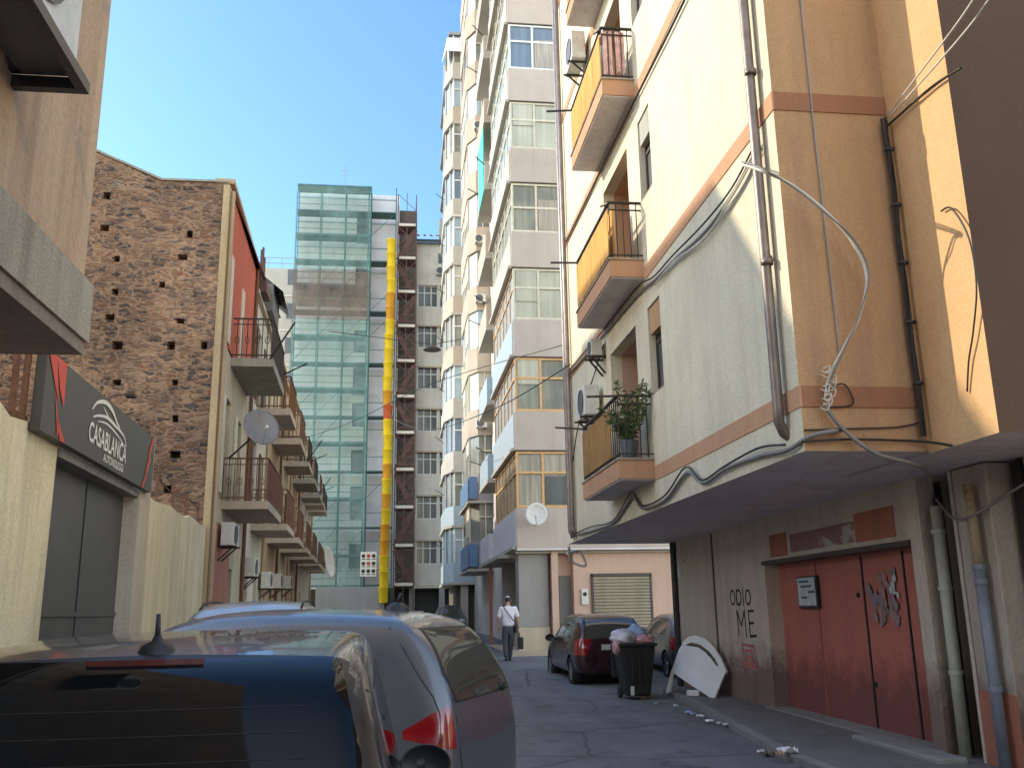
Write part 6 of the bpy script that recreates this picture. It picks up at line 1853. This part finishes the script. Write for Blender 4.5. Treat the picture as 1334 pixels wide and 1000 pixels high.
skinned('trousers', [(*pp_(0, 0, 1.0), (.155, .115)), (*pp_(0, 0, .88), (.17, .13)), (*pp_(-.09, .01, .76), .105), (*pp_(-.09, .04, .48), .085), (*pp_(-.08, -.08, .16), .068), (*pp_(-.08, -.10, .09), .07), (*pp_(.09, .01, .76), .105), (*pp_(.07, .10, .48), .085), (*pp_(.05, .15, .14), .068), (*pp_(.05, .16, .07), .07)],
        [(0, 1), (1, 2), (2, 3), (3, 4), (4, 5), (1, 6), (6, 7), (7, 8), (8, 9)], M['trouser'], pe)
for (x, y) in ((-.08, -.10), (.05, .16)):
    skinned('shoe', [(*pp_(x, y - .05, .05), .045), (*pp_(x, y + .06, .045), .048), (*pp_(x, y + .17, .035), .035)], [(0, 1), (1, 2)], M['shoe'], pe)
def sph(name, c, r, mat, parent, zmin=-2, zmax=2):
    bm = bmesh.new(); bmesh.ops.create_uvsphere(bm, u_segments=24, v_segments=16, radius=1)
    bmesh.ops.delete(bm, geom=[v for v in bm.verts if v.co.z < zmin or v.co.z > zmax], context='VERTS')
    for v in bm.verts: v.co = Vector((c[0] + v.co.x * r[0], c[1] + v.co.y * r[1], c[2] + v.co.z * r[2]))
    me = bpy.data.meshes.new(name); bm.to_mesh(me); bm.free(); me.materials.append(mat)
    return link(name, me, parent, True)
sph('hair', pp_(0, .05, 1.615), (.088, .10, .10), M['hair'], pe, -.45, .8)
sph('bald_crown', pp_(0, .06, 1.66), (.072, .085, .062), M['baldcrown'], pe, .1)
for sx in (-1, 1): sph('ear', pp_(sx * .086, .06, 1.60), (.014, .022, .032), M['skin'], pe)
sph('nose', pp_(0, .155, 1.595), (.016, .022, .02), M['skin'], pe)
for sx in (-1, 1): sph('eye', pp_(sx * .032, .138, 1.62), (.012, .01, .008), M['black'], pe)
sph('mouth', pp_(0, .14, 1.555), (.025, .008, .006), M['graffitired'], pe)
for sx, yy in ((-.27, .08), (.28, .06)):
    hand = [(*pp_(sx, yy, .84), .028), (*pp_(sx, yy, .78), .036), ]
    ed = [(0, 1)]
    sgn_ = 1 if sx > 0 else -1
    for k in range(4):
        b0 = len(hand); o_ = -.03 + .02 * k; ln = (.075, .085, .08, .06)[k]
        hand += [(*pp_(sx + .002, yy + o_, .745), .010), (*pp_(sx - .012 * sgn_, yy + o_, .745 - ln * .6), .009), (*pp_(sx - .03 * sgn_, yy + o_, .745 - ln), .008)]
        ed += [(1, b0), (b0, b0 + 1), (b0 + 1, b0 + 2)]
    b0 = len(hand); hand += [(*pp_(sx - .02 * sgn_, yy + .045, .79), .011), (*pp_(sx - .03 * sgn_, yy + .06, .755), .009)]; ed += [(0, b0), (b0, b0 + 1)]
    skinned('hand', hand, ed, M['skin'], pe, 1)
MB().tube(spline([pp_(-.13, -.03, 1.44), pp_(-.08, -.12, 1.34), pp_(.06, -.155, 1.15), pp_(.17, -.13, 1.0), pp_(.20, -.06, .93)], 5), .014, 6).build('bag_strap', M['leather'], pe)
hb_ = thing('hand_bag', 'black bag carried in the right hand of the walking man', 'bag', pp_(.33, .05, .5))
MB().box(px0 + .27, px0 + .40, py0 - .12, py0 + .22, pz0 + .30, pz0 + .62).build('bag_body', M['leather'], hb_, bevel=.03)
MB().tube(spline([pp_(.31, -.04, .62), pp_(.30, .0, .73), pp_(.30, .09, .73), pp_(.31, .14, .62)], 5), .010, 6).build('handle', M['leather'], hb_)
sb_ = MB().box(px0 + .17, px0 + .24, py0 - .12, py0 + .12, pz0 + .74, pz0 + .95)
tag(sb_.build('shoulder_bag', M['leather'], None, bevel=.02), 'small black shoulder bag hanging at the walking man hip', 'bag')
# yellow paving strip under the tower (its doorstep)
g = MB(); g.box(3.3, 8, 27.6, 34, gz(28) - .3, gz(28) + .12)
tag(g.build('arcade_pavement', M['beige']), kind='structure')
print('objects', len(bpy.data.objects))
